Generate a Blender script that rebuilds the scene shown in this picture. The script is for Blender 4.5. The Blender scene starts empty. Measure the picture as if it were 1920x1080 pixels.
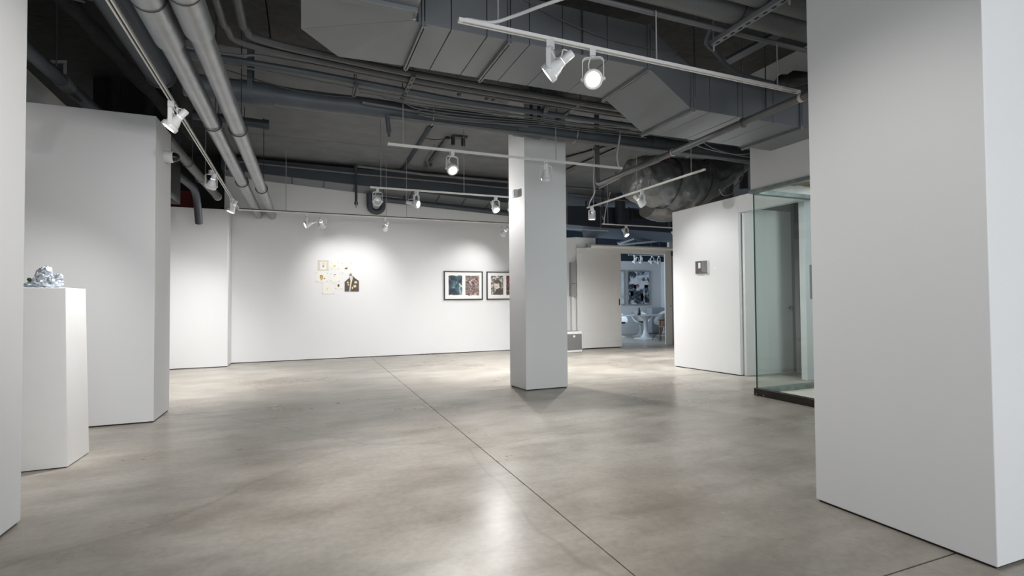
import bpy, math, random
from mathutils import Vector, Matrix, noise
random.seed(7)
S = bpy.context.scene
COL = S.collection

# ------------------------------------------------------------------ camera
YAW, PITCH, ROLL, EYE = math.radians(22.063), math.radians(1.284), math.radians(-0.431), 1.22
fw = Vector((math.sin(YAW)*math.cos(PITCH), math.cos(YAW)*math.cos(PITCH), math.sin(PITCH)))
rt = Vector((math.cos(YAW), -math.sin(YAW), 0))
up = rt.cross(fw)
rt2 = rt*math.cos(ROLL) + up*math.sin(ROLL)
up2 = -rt*math.sin(ROLL) + up*math.cos(ROLL)
cd = bpy.data.cameras.new('camera'); cam = bpy.data.objects.new('camera', cd); COL.objects.link(cam)
cd.sensor_width = 36; cd.lens = 964.97*36/1920; cd.clip_start = .05; cd.clip_end = 100
cam.matrix_world = Matrix(((rt2.x, up2.x, -fw.x, 0), (rt2.y, up2.y, -fw.y, 0), (rt2.z, up2.z, -fw.z, EYE), (0, 0, 0, 1)))
S.camera = cam

# ------------------------------------------------------------------ world, window light, exposure
S.view_settings.view_transform = 'Standard'; S.view_settings.look = 'None'
S.view_settings.gamma = 1; S.view_settings.use_curve_mapping = False
S.view_settings.exposure = 0.88
W = bpy.data.worlds.new('world'); S.world = W; W.use_nodes = True
W.node_tree.nodes['Background'].inputs[0].default_value = (.80, .90, 1, 1)
W.node_tree.nodes['Background'].inputs[1].default_value = .55

def area_light(name, loc, aim, sx, sy, watts, color):
    l = bpy.data.lights.new(name, 'AREA'); l.shape = 'RECTANGLE'; l.size = sx; l.size_y = sy
    l.energy = watts; l.color = color
    o = bpy.data.objects.new(name, l); COL.objects.link(o)
    o.location = loc; o.rotation_euler = Vector(aim).to_track_quat('-Z', 'Y').to_euler()
    return o
# daylight through the shop windows behind the camera, and through the window of the far room
area_light('shopfront_daylight', (1.6, -3.3, 1.75), (0, 1, 0.02), 9.0, 3.0, 150, (.93, .97, 1))
area_light('far_room_daylight', (7.3, 13.4, 1.6), (1, .12, -.22), 2.4, 1.6, 44, (.68, .84, 1))
area_light('bay_fill_light', (5.75, 3.0, 2.4), (.15, 1, -.35), .6, .4, 26, (.92, .98, 1))  # unseen fill added behind the right column to brighten the bay and door
SPOT_W = 170

# ------------------------------------------------------------------ materials
def lin(c):
    return tuple((x/255/12.92 if x <= 10 else ((x/255+.055)/1.055)**2.4) for x in c)
def mat(name, col, rough=.6, metal=0., var=.06, scale=6., bump=0., bscale=40., spec=.5, emit=None, es=0., srgb=False):
    m = bpy.data.materials.new(name); m.use_nodes = True
    nt = m.node_tree; b = nt.nodes['Principled BSDF']
    if srgb: col = lin(col)
    b.inputs['Base Color'].default_value = (*col, 1); b.inputs['Roughness'].default_value = rough
    b.inputs['Metallic'].default_value = metal; b.inputs['Specular IOR Level'].default_value = spec
    g = nt.nodes.new('ShaderNodeNewGeometry')
    if var > 0:
        n = nt.nodes.new('ShaderNodeTexNoise'); n.inputs['Scale'].default_value = scale; n.inputs['Detail'].default_value = 4
        nt.links.new(g.outputs['Position'], n.inputs['Vector'])
        r = nt.nodes.new('ShaderNodeValToRGB')
        r.color_ramp.elements[0].position = .3; r.color_ramp.elements[1].position = .7
        r.color_ramp.elements[0].color = (*[c*(1-var) for c in col], 1)
        r.color_ramp.elements[1].color = (*[min(1, c*(1+var)) for c in col], 1)
        nt.links.new(n.outputs['Fac'], r.inputs[0]); nt.links.new(r.outputs[0], b.inputs['Base Color'])
    if bump > 0:
        n2 = nt.nodes.new('ShaderNodeTexNoise'); n2.inputs['Scale'].default_value = bscale; n2.inputs['Detail'].default_value = 5
        nt.links.new(g.outputs['Position'], n2.inputs['Vector'])
        bp = nt.nodes.new('ShaderNodeBump'); bp.inputs['Strength'].default_value = bump; bp.inputs['Distance'].default_value = .01
        nt.links.new(n2.outputs['Fac'], bp.inputs['Height']); nt.links.new(bp.outputs[0], b.inputs['Normal'])
    if emit:
        b.inputs['Emission Color'].default_value = (*emit, 1); b.inputs['Emission Strength'].default_value = es
    return m

M = dict(
    wall=mat('white_wall_paint', (.712, .72, .732), .55, var=.012, scale=1.3, bump=.04, bscale=120),
    pedestal=mat('white_pedestal_paint', (.80, .80, .80), .45, var=.01),
    ceil=mat('charcoal_ceiling_paint', (.145, .152, .160), .75, var=.14, scale=3.0, bump=.5, bscale=60),
    ceildark=mat('near_black_ceiling', (.040, .040, .041), .8, var=.3, scale=14, bump=.6, bscale=50),
    black=mat('black_painted_plaster', (.010, .011, .013), .8, var=.4, scale=9, bump=.8, bscale=30),
    gap=mat('dark_gap', (.02, .018, .016), .9, var=0),
    duct=mat('slate_painted_duct_metal', (.19, .205, .22), .42, .25, var=.05, scale=2.5),
    ductdark=mat('dark_painted_duct_metal', (.055, .066, .082), .45, .2, var=.06, scale=3),
    insul=mat('slate_blue_pipe_jacket', (.085, .100, .118), .5, var=.10, scale=5, bump=.25, bscale=8),
    conduit=mat('grey_painted_conduit', (.13, .135, .14), .5, .2, var=.08),
    silver=mat('silver_painted_pipe', (.34, .355, .37), .36, .75, var=.10, scale=8, bump=.12, bscale=14),
    ring=mat('dark_hanger_ring', (.05, .052, .055), .5, .4, var=.05),
    wrap=mat('grey_foil_wrap', (.17, .175, .18), .34, .3, var=.2, scale=6, bump=1.0, bscale=12),
    track=mat('white_enamel_metal', (.78, .78, .76), .35, var=.01),
    lamp=mat('white_lamp_enamel', (.80, .81, .82), .3, var=.01),
    slot=mat('dark_track_slot', (.05, .045, .04), .7, var=0),
    lit=mat('lit_lamp_lens', (1, 1, 1), .3, var=0, emit=(1, .97, .92), es=14),
    unlit=mat('unlit_lamp_lens', (.62, .64, .66), .15, .3, var=.1, scale=60),
    rod=mat('pale_hanger_rod', (.42, .42, .42), .4, .3, var=.02),
    pvc=mat('white_flex_cable', (.6, .6, .6), .5, var=.03),
    blackline=mat('black_line', (.012, .012, .013), .6, var=0),
    domeblack=mat('black_dome_plastic', (.01, .01, .01), .08, var=0),
    bronze=mat('dark_bronze_sill', (.028, .022, .018), .45, .3, var=.25, scale=8),
    patina=mat('green_grey_patina_metal', (.17, .205, .20), .5, .3, var=.30, scale=9),
    glassedge=mat('green_glass_edge', (.03, .075, .065), .15, var=0),
    board=mat('rough_brown_board', (.20, .14, .085), .8, var=.35, scale=14),
    cream=mat('cream_bay_floor', (.62, .58, .50), .7, var=.04),
    door=mat('white_door_paint', (.70, .70, .69), .4, var=.01),
    brass=mat('aged_metal_pull', (.06, .05, .035), .35, .7, var=.05),
    steel=mat('steel_knob', (.35, .36, .37), .25, .9, var=.05),
    grille=mat('grey_speaker_cloth', (.16, .16, .165), .8, var=.06, scale=90),
    plastic=mat('white_plastic', (.70, .70, .69), .35, var=.01),
    greyp=mat('mid_grey_plastic', (.30, .30, .305), .5, var=.03),
    blkframe=mat('black_picture_frame', (.012, .011, .011), .4, var=0),
    matboard=mat('white_mat_board', (.80, .80, .80), .8, var=.01),
    paper=mat('ivory_paper', (.76, .74, .69), .8, var=.02, scale=20),
    paper2=mat('beige_paper', (.62, .58, .50), .8, var=.03, scale=20),
    pin=mat('grey_pin', (.25, .24, .24), .4, .5, var=0),
    ink=mat('dark_grey_ink', (.10, .095, .09), .8, var=.3, scale=60),
    ochre=mat('ochre_ink', (.50, .36, .14), .8, var=.25, scale=50),
    cloth=mat('brown_grey_printed_cloth', (.085, .072, .064), .8, var=.3, scale=60),
    patch=mat('pale_yellow_patch', (.72, .58, .30), .8, var=.15, scale=70),
    sculpt=mat('crumpled_silver_foil', (.46, .50, .56), .36, .35, var=.35, scale=30, bump=1.0, bscale=60),
    green=mat('dark_green_glass_ball', (.01, .035, .008), .12, var=.2, scale=60),
    tulip=mat('white_tulip_lacquer', (.72, .74, .76), .25, var=.01),
    cushion=mat('dark_plum_cushion', (.022, .012, .016), .8, var=.2, scale=30),
    shell=mat('grey_moulded_shell', (.30, .31, .32), .45, var=.04),
    wood=mat('warm_brown_wood', (.20, .085, .035), .45, var=.25, scale=20),
    wire=mat('dark_wire_rod', (.03, .03, .032), .4, .5, var=0),
    bottle=mat('black_bottle_glass', (.012, .014, .016), .1, var=0),
    red=mat('dark_red_paint', (.12, .012, .008), .7, var=.2),
    orange=mat('orange_cord_rubber', (.55, .08, .03), .5, var=.1),
    blueint=mat('blue_grey_ceiling_paint', (.022, .032, .048), .7, var=.1),
    cabinet=mat('pale_grey_cabinet', (.38, .41, .45), .5, var=.02),
)

def floor_mat():
    m = bpy.data.materials.new('polished_concrete'); m.use_nodes = True
    nt = m.node_tree; N = nt.nodes; L = nt.links; b = N['Principled BSDF']
    g = N.new('ShaderNodeNewGeometry')
    def noise(scale, det=6, dist=0, sx=1, sy=1):
        mp = N.new('ShaderNodeMapping'); mp.inputs['Scale'].default_value = (sx, sy, 1)
        L.new(g.outputs['Position'], mp.inputs[0])
        n = N.new('ShaderNodeTexNoise'); n.inputs['Scale'].default_value = scale; n.inputs['Detail'].default_value = det
        n.inputs['Distortion'].default_value = dist; n.inputs['Roughness'].default_value = .6
        L.new(mp.outputs[0], n.inputs['Vector']); return n
    def ramp(src, a, bb, ca, cb):
        r = N.new('ShaderNodeValToRGB'); e = r.color_ramp.elements
        e[0].position = a; e[1].position = bb; e[0].color = (*ca, 1); e[1].color = (*cb, 1); r.color_ramp.interpolation = 'EASE'
        L.new(src, r.inputs[0]); return r
    def mul(a, bsock, fac=1.):
        x = N.new('ShaderNodeMix'); x.data_type = 'RGBA'; x.blend_type = 'MULTIPLY'; x.inputs[0].default_value = fac
        L.new(a, x.inputs[6]); L.new(bsock, x.inputs[7]); return x.outputs[2]
    big = noise(.55, 6, 0, 1, 1.2)
    c = ramp(big.outputs['Fac'], .30, .70, (.335, .300, .258), (.475, .452, .415)).outputs[0]
    mid = noise(1.5, 7, 0, 1, 1.5)
    c = mul(c, ramp(mid.outputs['Fac'], .22, .70, (.66, .645, .625), (1.09, 1.09, 1.09)).outputs[0], .8)
    streak = noise(3.2, 6, 0, .35, 1.6)
    c = mul(c, ramp(streak.outputs['Fac'], .30, .62, (.86, .855, .85), (1.03, 1.03, 1.03)).outputs[0], .8)
    fine = noise(24, 6, 0)
    c = mul(c, ramp(fine.outputs['Fac'], .30, .68, (.90, .90, .89), (1.04, 1.04, 1.04)).outputs[0], .9)
    spk = noise(55, 2)
    c = mul(c, ramp(spk.outputs['Fac'], .22, .29, (.50, .48, .45), (1, 1, 1)).outputs[0], .8)
    # hairline cracks
    wob = noise(.9, 2); sc = N.new('ShaderNodeVectorMath'); sc.operation = 'MULTIPLY_ADD'
    sc.inputs[1].default_value = (.5, .5, 0); L.new(wob.outputs['Color'], sc.inputs[0]); L.new(g.outputs['Position'], sc.inputs[2])
    v = N.new('ShaderNodeTexVoronoi'); v.feature = 'DISTANCE_TO_EDGE'; v.inputs['Scale'].default_value = .16
    L.new(sc.outputs[0], v.inputs['Vector'])
    c = mul(c, ramp(v.outputs['Distance'], .0003, .0009, (.6, .58, .55), (1, 1, 1)).outputs[0], .35)
    L.new(c, b.inputs['Base Color'])
    rr = ramp(big.outputs['Fac'], .3, .7, (.26, .26, .26), (.36, .36, .36)); L.new(rr.outputs[0], b.inputs['Roughness'])
    b.inputs['Specular IOR Level'].default_value = .2
    bp = N.new('ShaderNodeBump'); bp.inputs['Strength'].default_value = .03; bp.inputs['Distance'].default_value = .01
    L.new(fine.outputs['Fac'], bp.inputs['Height']); L.new(bp.outputs[0], b.inputs['Normal'])
    return m
M['floor'] = floor_mat()

def glass_mat():
    m = bpy.data.materials.new('green_tinted_plate_glass'); m.use_nodes = True
    nt = m.node_tree; N = nt.nodes; L = nt.links
    N.remove(N['Principled BSDF']); out = N['Material Output']
    t = N.new('ShaderNodeBsdfTransparent'); t.inputs[0].default_value = (.945, .972, .964, 1)
    gl = N.new('ShaderNodeBsdfGlossy'); gl.inputs['Roughness'].default_value = .02; gl.inputs[0].default_value = (.9, .95, .94, 1)
    fr = N.new('ShaderNodeFresnel')
    # the pane is a thin solid box: keep the same reflectance where a ray leaves it as where it enters
    ge = N.new('ShaderNodeNewGeometry'); mr = N.new('ShaderNodeMapRange'); mr.inputs[3].default_value = 1.5; mr.inputs[4].default_value = 1/1.5
    L.new(ge.outputs['Backfacing'], mr.inputs[0]); L.new(mr.outputs[0], fr.inputs[0])
    mx = N.new('ShaderNodeMixShader'); L.new(fr.outputs[0], mx.inputs[0]); L.new(t.outputs[0], mx.inputs[1]); L.new(gl.outputs[0], mx.inputs[2])
    L.new(mx.outputs[0], out.inputs['Surface']); return m
M['glass'] = glass_mat()

def art_mat(name, stops, scale=5, dist=1.5, det=6, sx=1, sz=1, rough=.6):
    m = bpy.data.materials.new(name); m.use_nodes = True
    nt = m.node_tree; N = nt.nodes; L = nt.links; b = N['Principled BSDF']; b.inputs['Roughness'].default_value = rough
    tc = N.new('ShaderNodeTexCoord'); mp = N.new('ShaderNodeMapping'); mp.inputs['Scale'].default_value = (sx, 1, sz)
    mp.inputs['Location'].default_value = (random.random()*9, random.random()*9, random.random()*9)
    L.new(tc.outputs['Object'], mp.inputs[0])
    n = N.new('ShaderNodeTexNoise'); n.inputs['Scale'].default_value = scale; n.inputs['Distortion'].default_value = dist; n.inputs['Detail'].default_value = det
    L.new(mp.outputs[0], n.inputs['Vector'])
    r = N.new('ShaderNodeValToRGB'); e = r.color_ramp.elements
    while len(e) < len(stops): e.new(.5)
    for k, (p, c) in enumerate(stops): e[k].position = p; e[k].color = (*lin(c), 1)
    L.new(n.outputs['Fac'], r.inputs[0]); L.new(r.outputs[0], b.inputs['Base Color']); return m

# ------------------------------------------------------------------ mesh builder
class MB:
    def __init__(s): s.v = []; s.f = []; s.m = []
    def add(s, vs, fs, mi=0):
        o = len(s.v); s.v += [tuple(v) for v in vs]
        s.f += [tuple(i+o for i in f) for f in fs]; s.m += [mi]*len(fs); return s
    def box(s, a, b, mi=0):
        x0, x1 = sorted((a[0], b[0])); y0, y1 = sorted((a[1], b[1])); z0, z1 = sorted((a[2], b[2]))
        return s.hexa([(x0, y0, z0), (x1, y0, z0), (x1, y1, z0), (x0, y1, z0)], [(x0, y0, z1), (x1, y0, z1), (x1, y1, z1), (x0, y1, z1)], mi)
    def hexa(s, bot, top, mi=0):
        n = len(bot)
        fs = [tuple(range(n-1, -1, -1)), tuple(range(n, 2*n))] + [(i, (i+1) % n, n+(i+1) % n, n+i) for i in range(n)]
        return s.add(list(bot)+list(top), fs, mi)
    def prism(s, poly, z0, z1, mi=0):
        return s.hexa([(x, y, z0) for x, y in poly], [(x, y, z1) for x, y in poly], mi)
    def tube(s, pts, r, n=10, mi=0, caps=True):
        pts = [Vector(p) for p in pts]; k = len(pts)
        rs = r if isinstance(r, (list, tuple)) else [r]*k
        t0 = (pts[1]-pts[0]).normalized()
        a = t0.cross(Vector((0, 0, 1)));
        if a.length < .05: a = t0.cross(Vector((1, 0, 0)))
        a.normalize(); vs = []; prev = t0
        for i, p in enumerate(pts):
            t = ((pts[min(i+1, k-1)]-pts[i]).normalized() + (pts[i]-pts[max(i-1, 0)]).normalized()).normalized()
            q = prev.rotation_difference(t); a = (q @ a); a = (a - t*a.dot(t)).normalized(); b = t.cross(a); prev = t
            vs += [p + (a*math.cos(2*math.pi*j/n)+b*math.sin(2*math.pi*j/n))*rs[i] for j in range(n)]
        fs = [(i*n+j, i*n+(j+1) % n, (i+1)*n+(j+1) % n, (i+1)*n+j) for i in range(k-1) for j in range(n)]
        if caps: fs += [tuple(range(n-1, -1, -1)), tuple(range((k-1)*n, k*n))]
        return s.add(vs, fs, mi)
    def bar(s, p, q, w, h, mi=0):          # rectangular bar, h measured upward
        p, q = Vector(p), Vector(q); t = (q-p).normalized()
        a = t.cross(Vector((0, 0, 1)))
        if a.length < .05: a = Vector((1, 0, 0))
        a.normalize(); b = a.cross(t).normalized()
        c = [a*sx*w/2 + b*sy*h/2 for sx, sy in ((-1, -1), (1, -1), (1, 1), (-1, 1))]
        return s.add([p+x for x in c]+[q+x for x in c], [(3, 2, 1, 0), (4, 5, 6, 7)]+[(i, (i+1) % 4, 4+(i+1) % 4, 4+i) for i in range(4)], mi)
    def lathe(s, prof, n=24, mi=0, axis='z', o=(0, 0, 0)):   # prof [(r, h)]
        vs = []; O = Vector(o)
        for r, h in prof:
            for j in range(n):
                c, d = r*math.cos(2*math.pi*j/n), r*math.sin(2*math.pi*j/n)
                vs.append(O + Vector({'z': (c, d, h), 'y': (c, h, d), 'x': (h, c, d)}[axis]))
        k = len(prof)
        fs = [(i*n+j, i*n+(j+1) % n, (i+1)*n+(j+1) % n, (i+1)*n+j) for i in range(k-1) for j in range(n)]
        return s.add(vs, fs, mi)
    def disc(s, r, n, o, axis='y', mi=0):
        O = Vector(o)
        vs = [O + Vector({'z': (r*math.cos(a), r*math.sin(a), 0), 'y': (r*math.cos(a), 0, r*math.sin(a)), 'x': (0, r*math.cos(a), r*math.sin(a))}[axis]) for a in [2*math.pi*j/n for j in range(n)]]
        return s.add(vs, [tuple(range(n))], mi)
    def mesh(s, name, mats, origin=(0, 0, 0), smooth=35):
        me = bpy.data.meshes.new(name); O = Vector(origin)
        me.from_pydata([Vector(v)-O for v in s.v], [], s.f)
        for m in (mats if isinstance(mats, (list, tuple)) else [mats]): me.materials.append(M[m] if isinstance(m, str) else m)
        me.polygons.foreach_set('material_index', s.m)
        me.polygons.foreach_set('use_smooth', [True]*len(s.f))
        me.validate(); me.update()
        bm_fix(me)
        me.set_sharp_from_angle(angle=math.radians(smooth))
        return me
    def build(s, name, mats, parent=None, bevel=0, smooth=35, local=False, origin=None):
        if origin is None: origin = (0, 0, 0) if (local or parent is None) else abs_loc(parent)
        o = bpy.data.objects.new(name, s.mesh(name, mats, origin, smooth)); COL.objects.link(o)
        if parent: o.parent = parent
        else: o.location = origin
        if bevel:
            bv = o.modifiers.new('bevel', 'BEVEL'); bv.width = bevel; bv.segments = 2; bv.limit_method = 'ANGLE'; bv.harden_normals = False
        return o
import bmesh
def bm_fix(me):
    bm = bmesh.new(); bm.from_mesh(me)
    bmesh.ops.recalc_face_normals(bm, faces=bm.faces); bm.to_mesh(me); bm.free()
def abs_loc(o):
    v = Vector(o.location)
    while o.parent: o = o.parent; v += o.location
    return v
def tag(o, label=None, cat=None, group=None, kind=None):
    if label: o['label'] = label
    if cat: o['category'] = cat
    if group: o['group'] = group
    if kind: o['kind'] = kind
    return o
def thing(name, label, cat, loc=(0, 0, 0), rz=0, group=None):
    o = bpy.data.objects.new(name, None); COL.objects.link(o); o.empty_display_size = .1
    o.location = loc; o.rotation_euler = (0, 0, rz)
    return tag(o, label, cat, group)
def struct(name, mb, m, bevel=0, parent=None):
    o = mb.build(name, m, parent, bevel)
    if not parent: o['kind'] = 'structure'
    return o
def arc(c, r, a0, a1, n, plane='xz'):
    out = []
    for i in range(n+1):
        a = math.radians(a0+(a1-a0)*i/n); u, w = r*math.cos(a), r*math.sin(a)
        out.append({'xz': (c[0]+u, c[1], c[2]+w), 'xy': (c[0]+u, c[1]+w, c[2]), 'yz': (c[0], c[1]+u, c[2]+w)}[plane])
    return out
def spline(pts, n=8):
    P = [Vector(p) for p in pts]; P = [P[0]*2-P[1]]+P+[P[-1]*2-P[-2]]; out = []
    for i in range(1, len(P)-2):
        for k in range(n):
            t = k/n; a, b, c, d = P[i-1], P[i], P[i+1], P[i+2]
            out.append(.5*((2*b)+(-a+c)*t+(2*a-5*b+4*c-d)*t*t+(-a+3*b-3*c+d)*t**3))
    out.append(P[-2]); return out

# ================================================================== STRUCTURE
CZ = 4.05
fl = struct('floor', MB().box((-4.6, -4.2, -.10), (13, 15.6, -.05)), 'gap')
xs = [(-4.6, 1.350), (1.357, 5.248), (5.254, 13)]
ys = [(-4.2, 1.499), (1.510, 6.556), (6.564, 9.065), (9.074, 15.6)]
for x0, x1 in xs:
    for y0, y1 in ys:
        MB().box((x0, y0, -.05), (x1, y1, 0)).build('floor_slab', 'floor', fl)
ce = struct('ceiling', MB().box((-4.6, -4.2, CZ+.10), (13, 15.6, CZ+.15)), 'gap')
for y0, y1, xr in [(-4.2, 6.40, [(-4.6, -1.30), (-1.29, -.340), (-.325, 13)]), (6.405, 9.62, [(-4.6, -1.30), (-1.29, 5.0), (5.012, 13)]), (9.632, 15.6, [(-4.6, -1.30), (-1.29, 5.0), (5.012, 13)])]:
    for x0, x1 in xr:
        MB().box((x0, y0, CZ), (x1, y1, CZ+.1)).build('ceiling_slab', 'black' if x1 < -1 else ('ceildark' if y1 < 7 else 'ceil'), ce)  # front panels are darker than the back ones

def walled(name, mb, m='wall', bevel=.004, gap=None):
    o = struct(name, mb, m, bevel)
    return o
# back wall and alcove wall (a dark shadow gap under each)
def gapped(name, poly, z1, m='wall', inset=.012, g=.012, top=None):
    mb = MB()
    if top is None: mb.prism(poly, g, z1)
    else: mb.hexa([(x, y, g) for x, y in poly], [(x, y, t) for (x, y), t in zip(poly, top)])
    o = struct(name, mb, m, .004)
    cx = sum(p[0] for p in poly)/len(poly); cy = sum(p[1] for p in poly)/len(poly)
    ins = []
    for x, y in poly:
        d = Vector((cx-x, cy-y)); d.x = math.copysign(inset, d.x) if abs(d.x) > .02 else 0; d.y = math.copysign(inset, d.y) if abs(d.y) > .02 else 0
        ins.append((x+d.x, y+d.y))
    MB().prism(ins, 0, g).build('shadow_gap', 'gap', o, origin=(0, 0, 0))
    return o
gapped('wall_back', [(-1.45, 11.5), (5.85, 11.5), (5.85, 11.75), (-1.45, 11.75)], CZ)
gapped('wall_alcove', [(-4.4, 10.955), (-1.315, 10.955), (-1.315, 11.49), (-4.4, 11.49)], 2.955)
gapped('wall_left', [(-4.4, 6.20), (-1.408, 6.24), (-1.403, 6.87), (-4.4, 6.83)], 3.135)
gapped('wall_front_left', [(-2.6, 2.55), (-1.457, 2.55), (-1.457, 3.712), (-2.6, 3.712)], CZ)
gapped('column_centre', [(2.757, 6.325), (3.386, 6.325), (3.386, 6.772), (2.705, 6.772)], CZ)
gapped('column_right', [(2.860, 1.338), (3.75, 1.325), (3.75, 2.205), (2.852, 2.205)], CZ,
       top=None)
# upper white wall piece and black plaster behind the left wall
struct('wall_left_upper', MB().hexa([(-2.62, 6.0, 2.6), (-2.5, 6.0, 2.6), (-2.5, 7.6, 2.6), (-2.62, 7.6, 2.6)],
       [(-2.62, 6.0, 3.52), (-2.5, 6.0, 3.52), (-2.5, 7.6, 3.44), (-2.62, 7.6, 3.44)]), 'wall')
struct('wall_left_outer', MB().box((-4.6, -4.2, 0), (-4.4, 15.6, CZ)), 'black')
struct('wall_plaster', MB().box((-4.4, 11.5, 0), (-1.46, 11.75, CZ)), 'black')
bw = struct('trim_plaster_pier', MB().box((-2.45, 7.9, 2.6), (-1.62, 8.5, CZ)), 'black')
struct('trim_red_panel', MB().box((-2.35, 11.44, 2.7), (-1.98, 11.495, 3.35)), 'red')
# front: shop window wall behind the camera
struct('wall_front', MB().box((-4.6, -4.2, 0), (13, -4.0, CZ)), 'wall')
struct('wall_right_outer', MB().box((12.8, -4.2, 0), (13, 15.6, CZ)), 'wall')
struct('wall_right_near', MB().box((5.3, -4.0, 0), (5.5, 1.2, CZ)), 'wall')

# right partition with its opening (rotated plane), slightly rising top
A = Vector((6.164, 7.487)); B = Vector((6.335, 6.140)); D = (B-A).normalized(); Nn = Vector((-D.y, D.x))  # Nn points +x
def RP(s, t): p = A + D*s + Nn*t; return (p.x, p.y)
pl = [RP(0, 0), RP(1.358, 0), RP(1.358, .11), RP(0, .11)]
gapped('wall_right', pl, 2.8, top=[2.768, 2.822, 2.822, 2.768])
l2 = [RP(1.358, 0), RP(3.0, 0), RP(3.0, .11), RP(1.358, .11)]
struct('wall_right_lintel', MB().hexa([(x, y, z) for (x, y), z in zip(l2, (2.560, 2.60, 2.60, 2.560))],
       [(x, y, z) for (x, y), z in zip(l2, (2.822, 2.885, 2.885, 2.822))]), 'wall')
struct('wall_corridor', MB().box((6.86, 5.40, 0), (9.4, 5.5, 3.1)), 'wall', .004)
struct('wall_corridor_side', MB().box((7.62, 5.5, 0), (7.7, 7.4, 3.1)), 'greyp')
# door of the right partition, standing open across the corridor
d2 = tag(thing('door_2', None, None, (6.385, 6.08, 0)), kind='structure')
MB().box((6.385, 6.07, .012), (6.432, 6.11, 2.55)).build('door_edge', 'door', d2)
MB().box((6.432, 6.075, .012), (7.40, 6.11, 2.62)).build('door_leaf', 'door', d2)
kn = MB(); kn.lathe([(0, 0), (.012, 0), (.012, -.03), (.030, -.038), (.034, -.055), (.026, -.07), (0, -.073)], 16, axis='y', o=(7.33, 6.075, 1.05))
kn.build('door_knob', 'steel', d2)
MB().box((7.42, 6.10, 0), (7.50, 6.18, 2.75)).build('door_jamb', 'greyp', d2)

# soffit above the glass bay
struct('wall_soffit', MB().box((5.245, .9, 2.575), (5.40, 4.875, CZ)), 'wall', .003)
# glass bay
g = tag(thing('window_1', None, None, (5.25, 4.85, 0)), kind='structure')
MB().box((5.262, 1.0, .09), (5.274, 4.842, 2.53)).build('pane', 'glass', g)
MB().box((5.276, 4.83, .09), (6.50, 4.842, 2.53)).build('pane', 'glass', g)
MB().box((5.256, 4.838, .09), (5.268, 4.850, 2.53)).build('pane_edge', 'glassedge', g)
MB().box((5.236, 1.0, 0), (5.30, 4.872, .09)).build('sill', 'bronze', g, bevel=.004)
MB().box((5.30, 4.79, 0), (6.56, 4.872, .09)).build('sill', 'patina', g, bevel=.004)
MB().box((5.225, .9, 2.535), (5.31, 4.885, 2.578)).build('head_frame', 'patina', g, bevel=.003)
MB().box((5.31, 4.80, 2.525), (6.56, 4.885, 2.578)).build('head_frame', 'patina', g, bevel=.003)
for k in range(2):
    MB().lathe([(0, 0), (.010, 0), (.009, -.004), (0, -.005)], 10, axis='x', o=(5.236, 4.86-.11*k-.03, .022)).build('screw', 'steel', g)
fb = MB().box((5.30, 1.0, 0), (6.8, 4.79, .03)); tag(fb.build('trim_bay_floor', 'cream'), kind='structure')
bc = tag(thing('trim_bay_ceiling', None, None, (5.8, 4.2, 2.72)), kind='structure')
for k in range(11):
    x = 5.42+k*.125
    MB().box((x, 2.6, 2.66+random.uniform(0, .03)), (x+.112, 4.78, 2.72)).build('plank', 'board', bc, bevel=.004)

# far end: pier, door wall, sliding door
gapped('wall_pier', [(5.60, 11.49), (6.14, 10.985), (6.69, 10.985), (6.69, 11.5)], 2.725)
struct('wall_door_left', MB().box((6.70, 11.02, 0), (7.42, 11.14, 2.455)), 'wall')
struct('wall_door_header', MB().box((7.42, 11.0, 2.375), (8.975, 11.14, 2.50)), 'wall', .003)
struct('wall_door_right', MB().box((9.03, 11.1, 0), (10.6, 11.2, 2.72)), 'wall', .003)
dj = tag(thing('door_3', None, None, (8.9, 11.05, 0)), kind='structure')
MB().box((8.79, 10.985, .012), (9.0, 11.03, 2.42)).build('door_leaf', 'door', dj, bevel=.004)
MB().box((9.01, 10.99, .0), (9.03, 11.05, 2.42)).build('guide_strip', 'greyp', dj)
MB().lathe([(0, 0), (.018, 0), (.018, -.012), (0, -.014)], 12, axis='y', o=(8.95, 10.985, 1.02)).build('pull', 'steel', dj)
MB().box((8.93, 10.86, 2.33), (9.0, 10.92, 2.46)).build('hanger_roller', 'bronze', dj, bevel=.01)
d1 = tag(thing('door_1', None, None, (6.74, 10.93, 0)), kind='structure')
lf = MB().box((6.115, 10.925, .025), (7.372, 10.962, 2.462)).build('door_leaf', 'door', d1)
for a, b in (((6.115, 2.325), (7.372, 2.462)), ((6.115, .025), (7.372, .185)), ((6.115, .185), (6.270, 2.325)), ((7.195, .185), (7.372, 2.325))):
    MB().box((a[0], 10.908, a[1]), (b[0], 10.925, b[1])).build('rail' if b[0]-a[0] > 1 else 'stile', 'door', lf, bevel=.004)
MB().box((7.295, 10.902, 1.06), (7.325, 10.908, 1.22)).build('pull', 'brass', lf, bevel=.003)
MB().box((6.16, 10.93, 0), (7.34, 10.955, .025)).build('floor_guide', 'gap', d1)
tr = tag(thing('trim_door_rail', None, None, (7.6, 10.86, 2.5)), kind='structure')
MB().tube([(6.45, 10.85, 2.515), (8.95, 10.85, 2.515)], .038, 12).build('rail_tube', 'track', tr)
MB().box((6.39, 10.80, 2.465), (6.455, 10.90, 2.56)).build('rail_end_cap', 'greyp', tr, bevel=.004)
MB().box((6.39, 10.87, 2.462), (8.95, 10.985, 2.478)).build('rail_bracket', 'track', tr)
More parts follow.
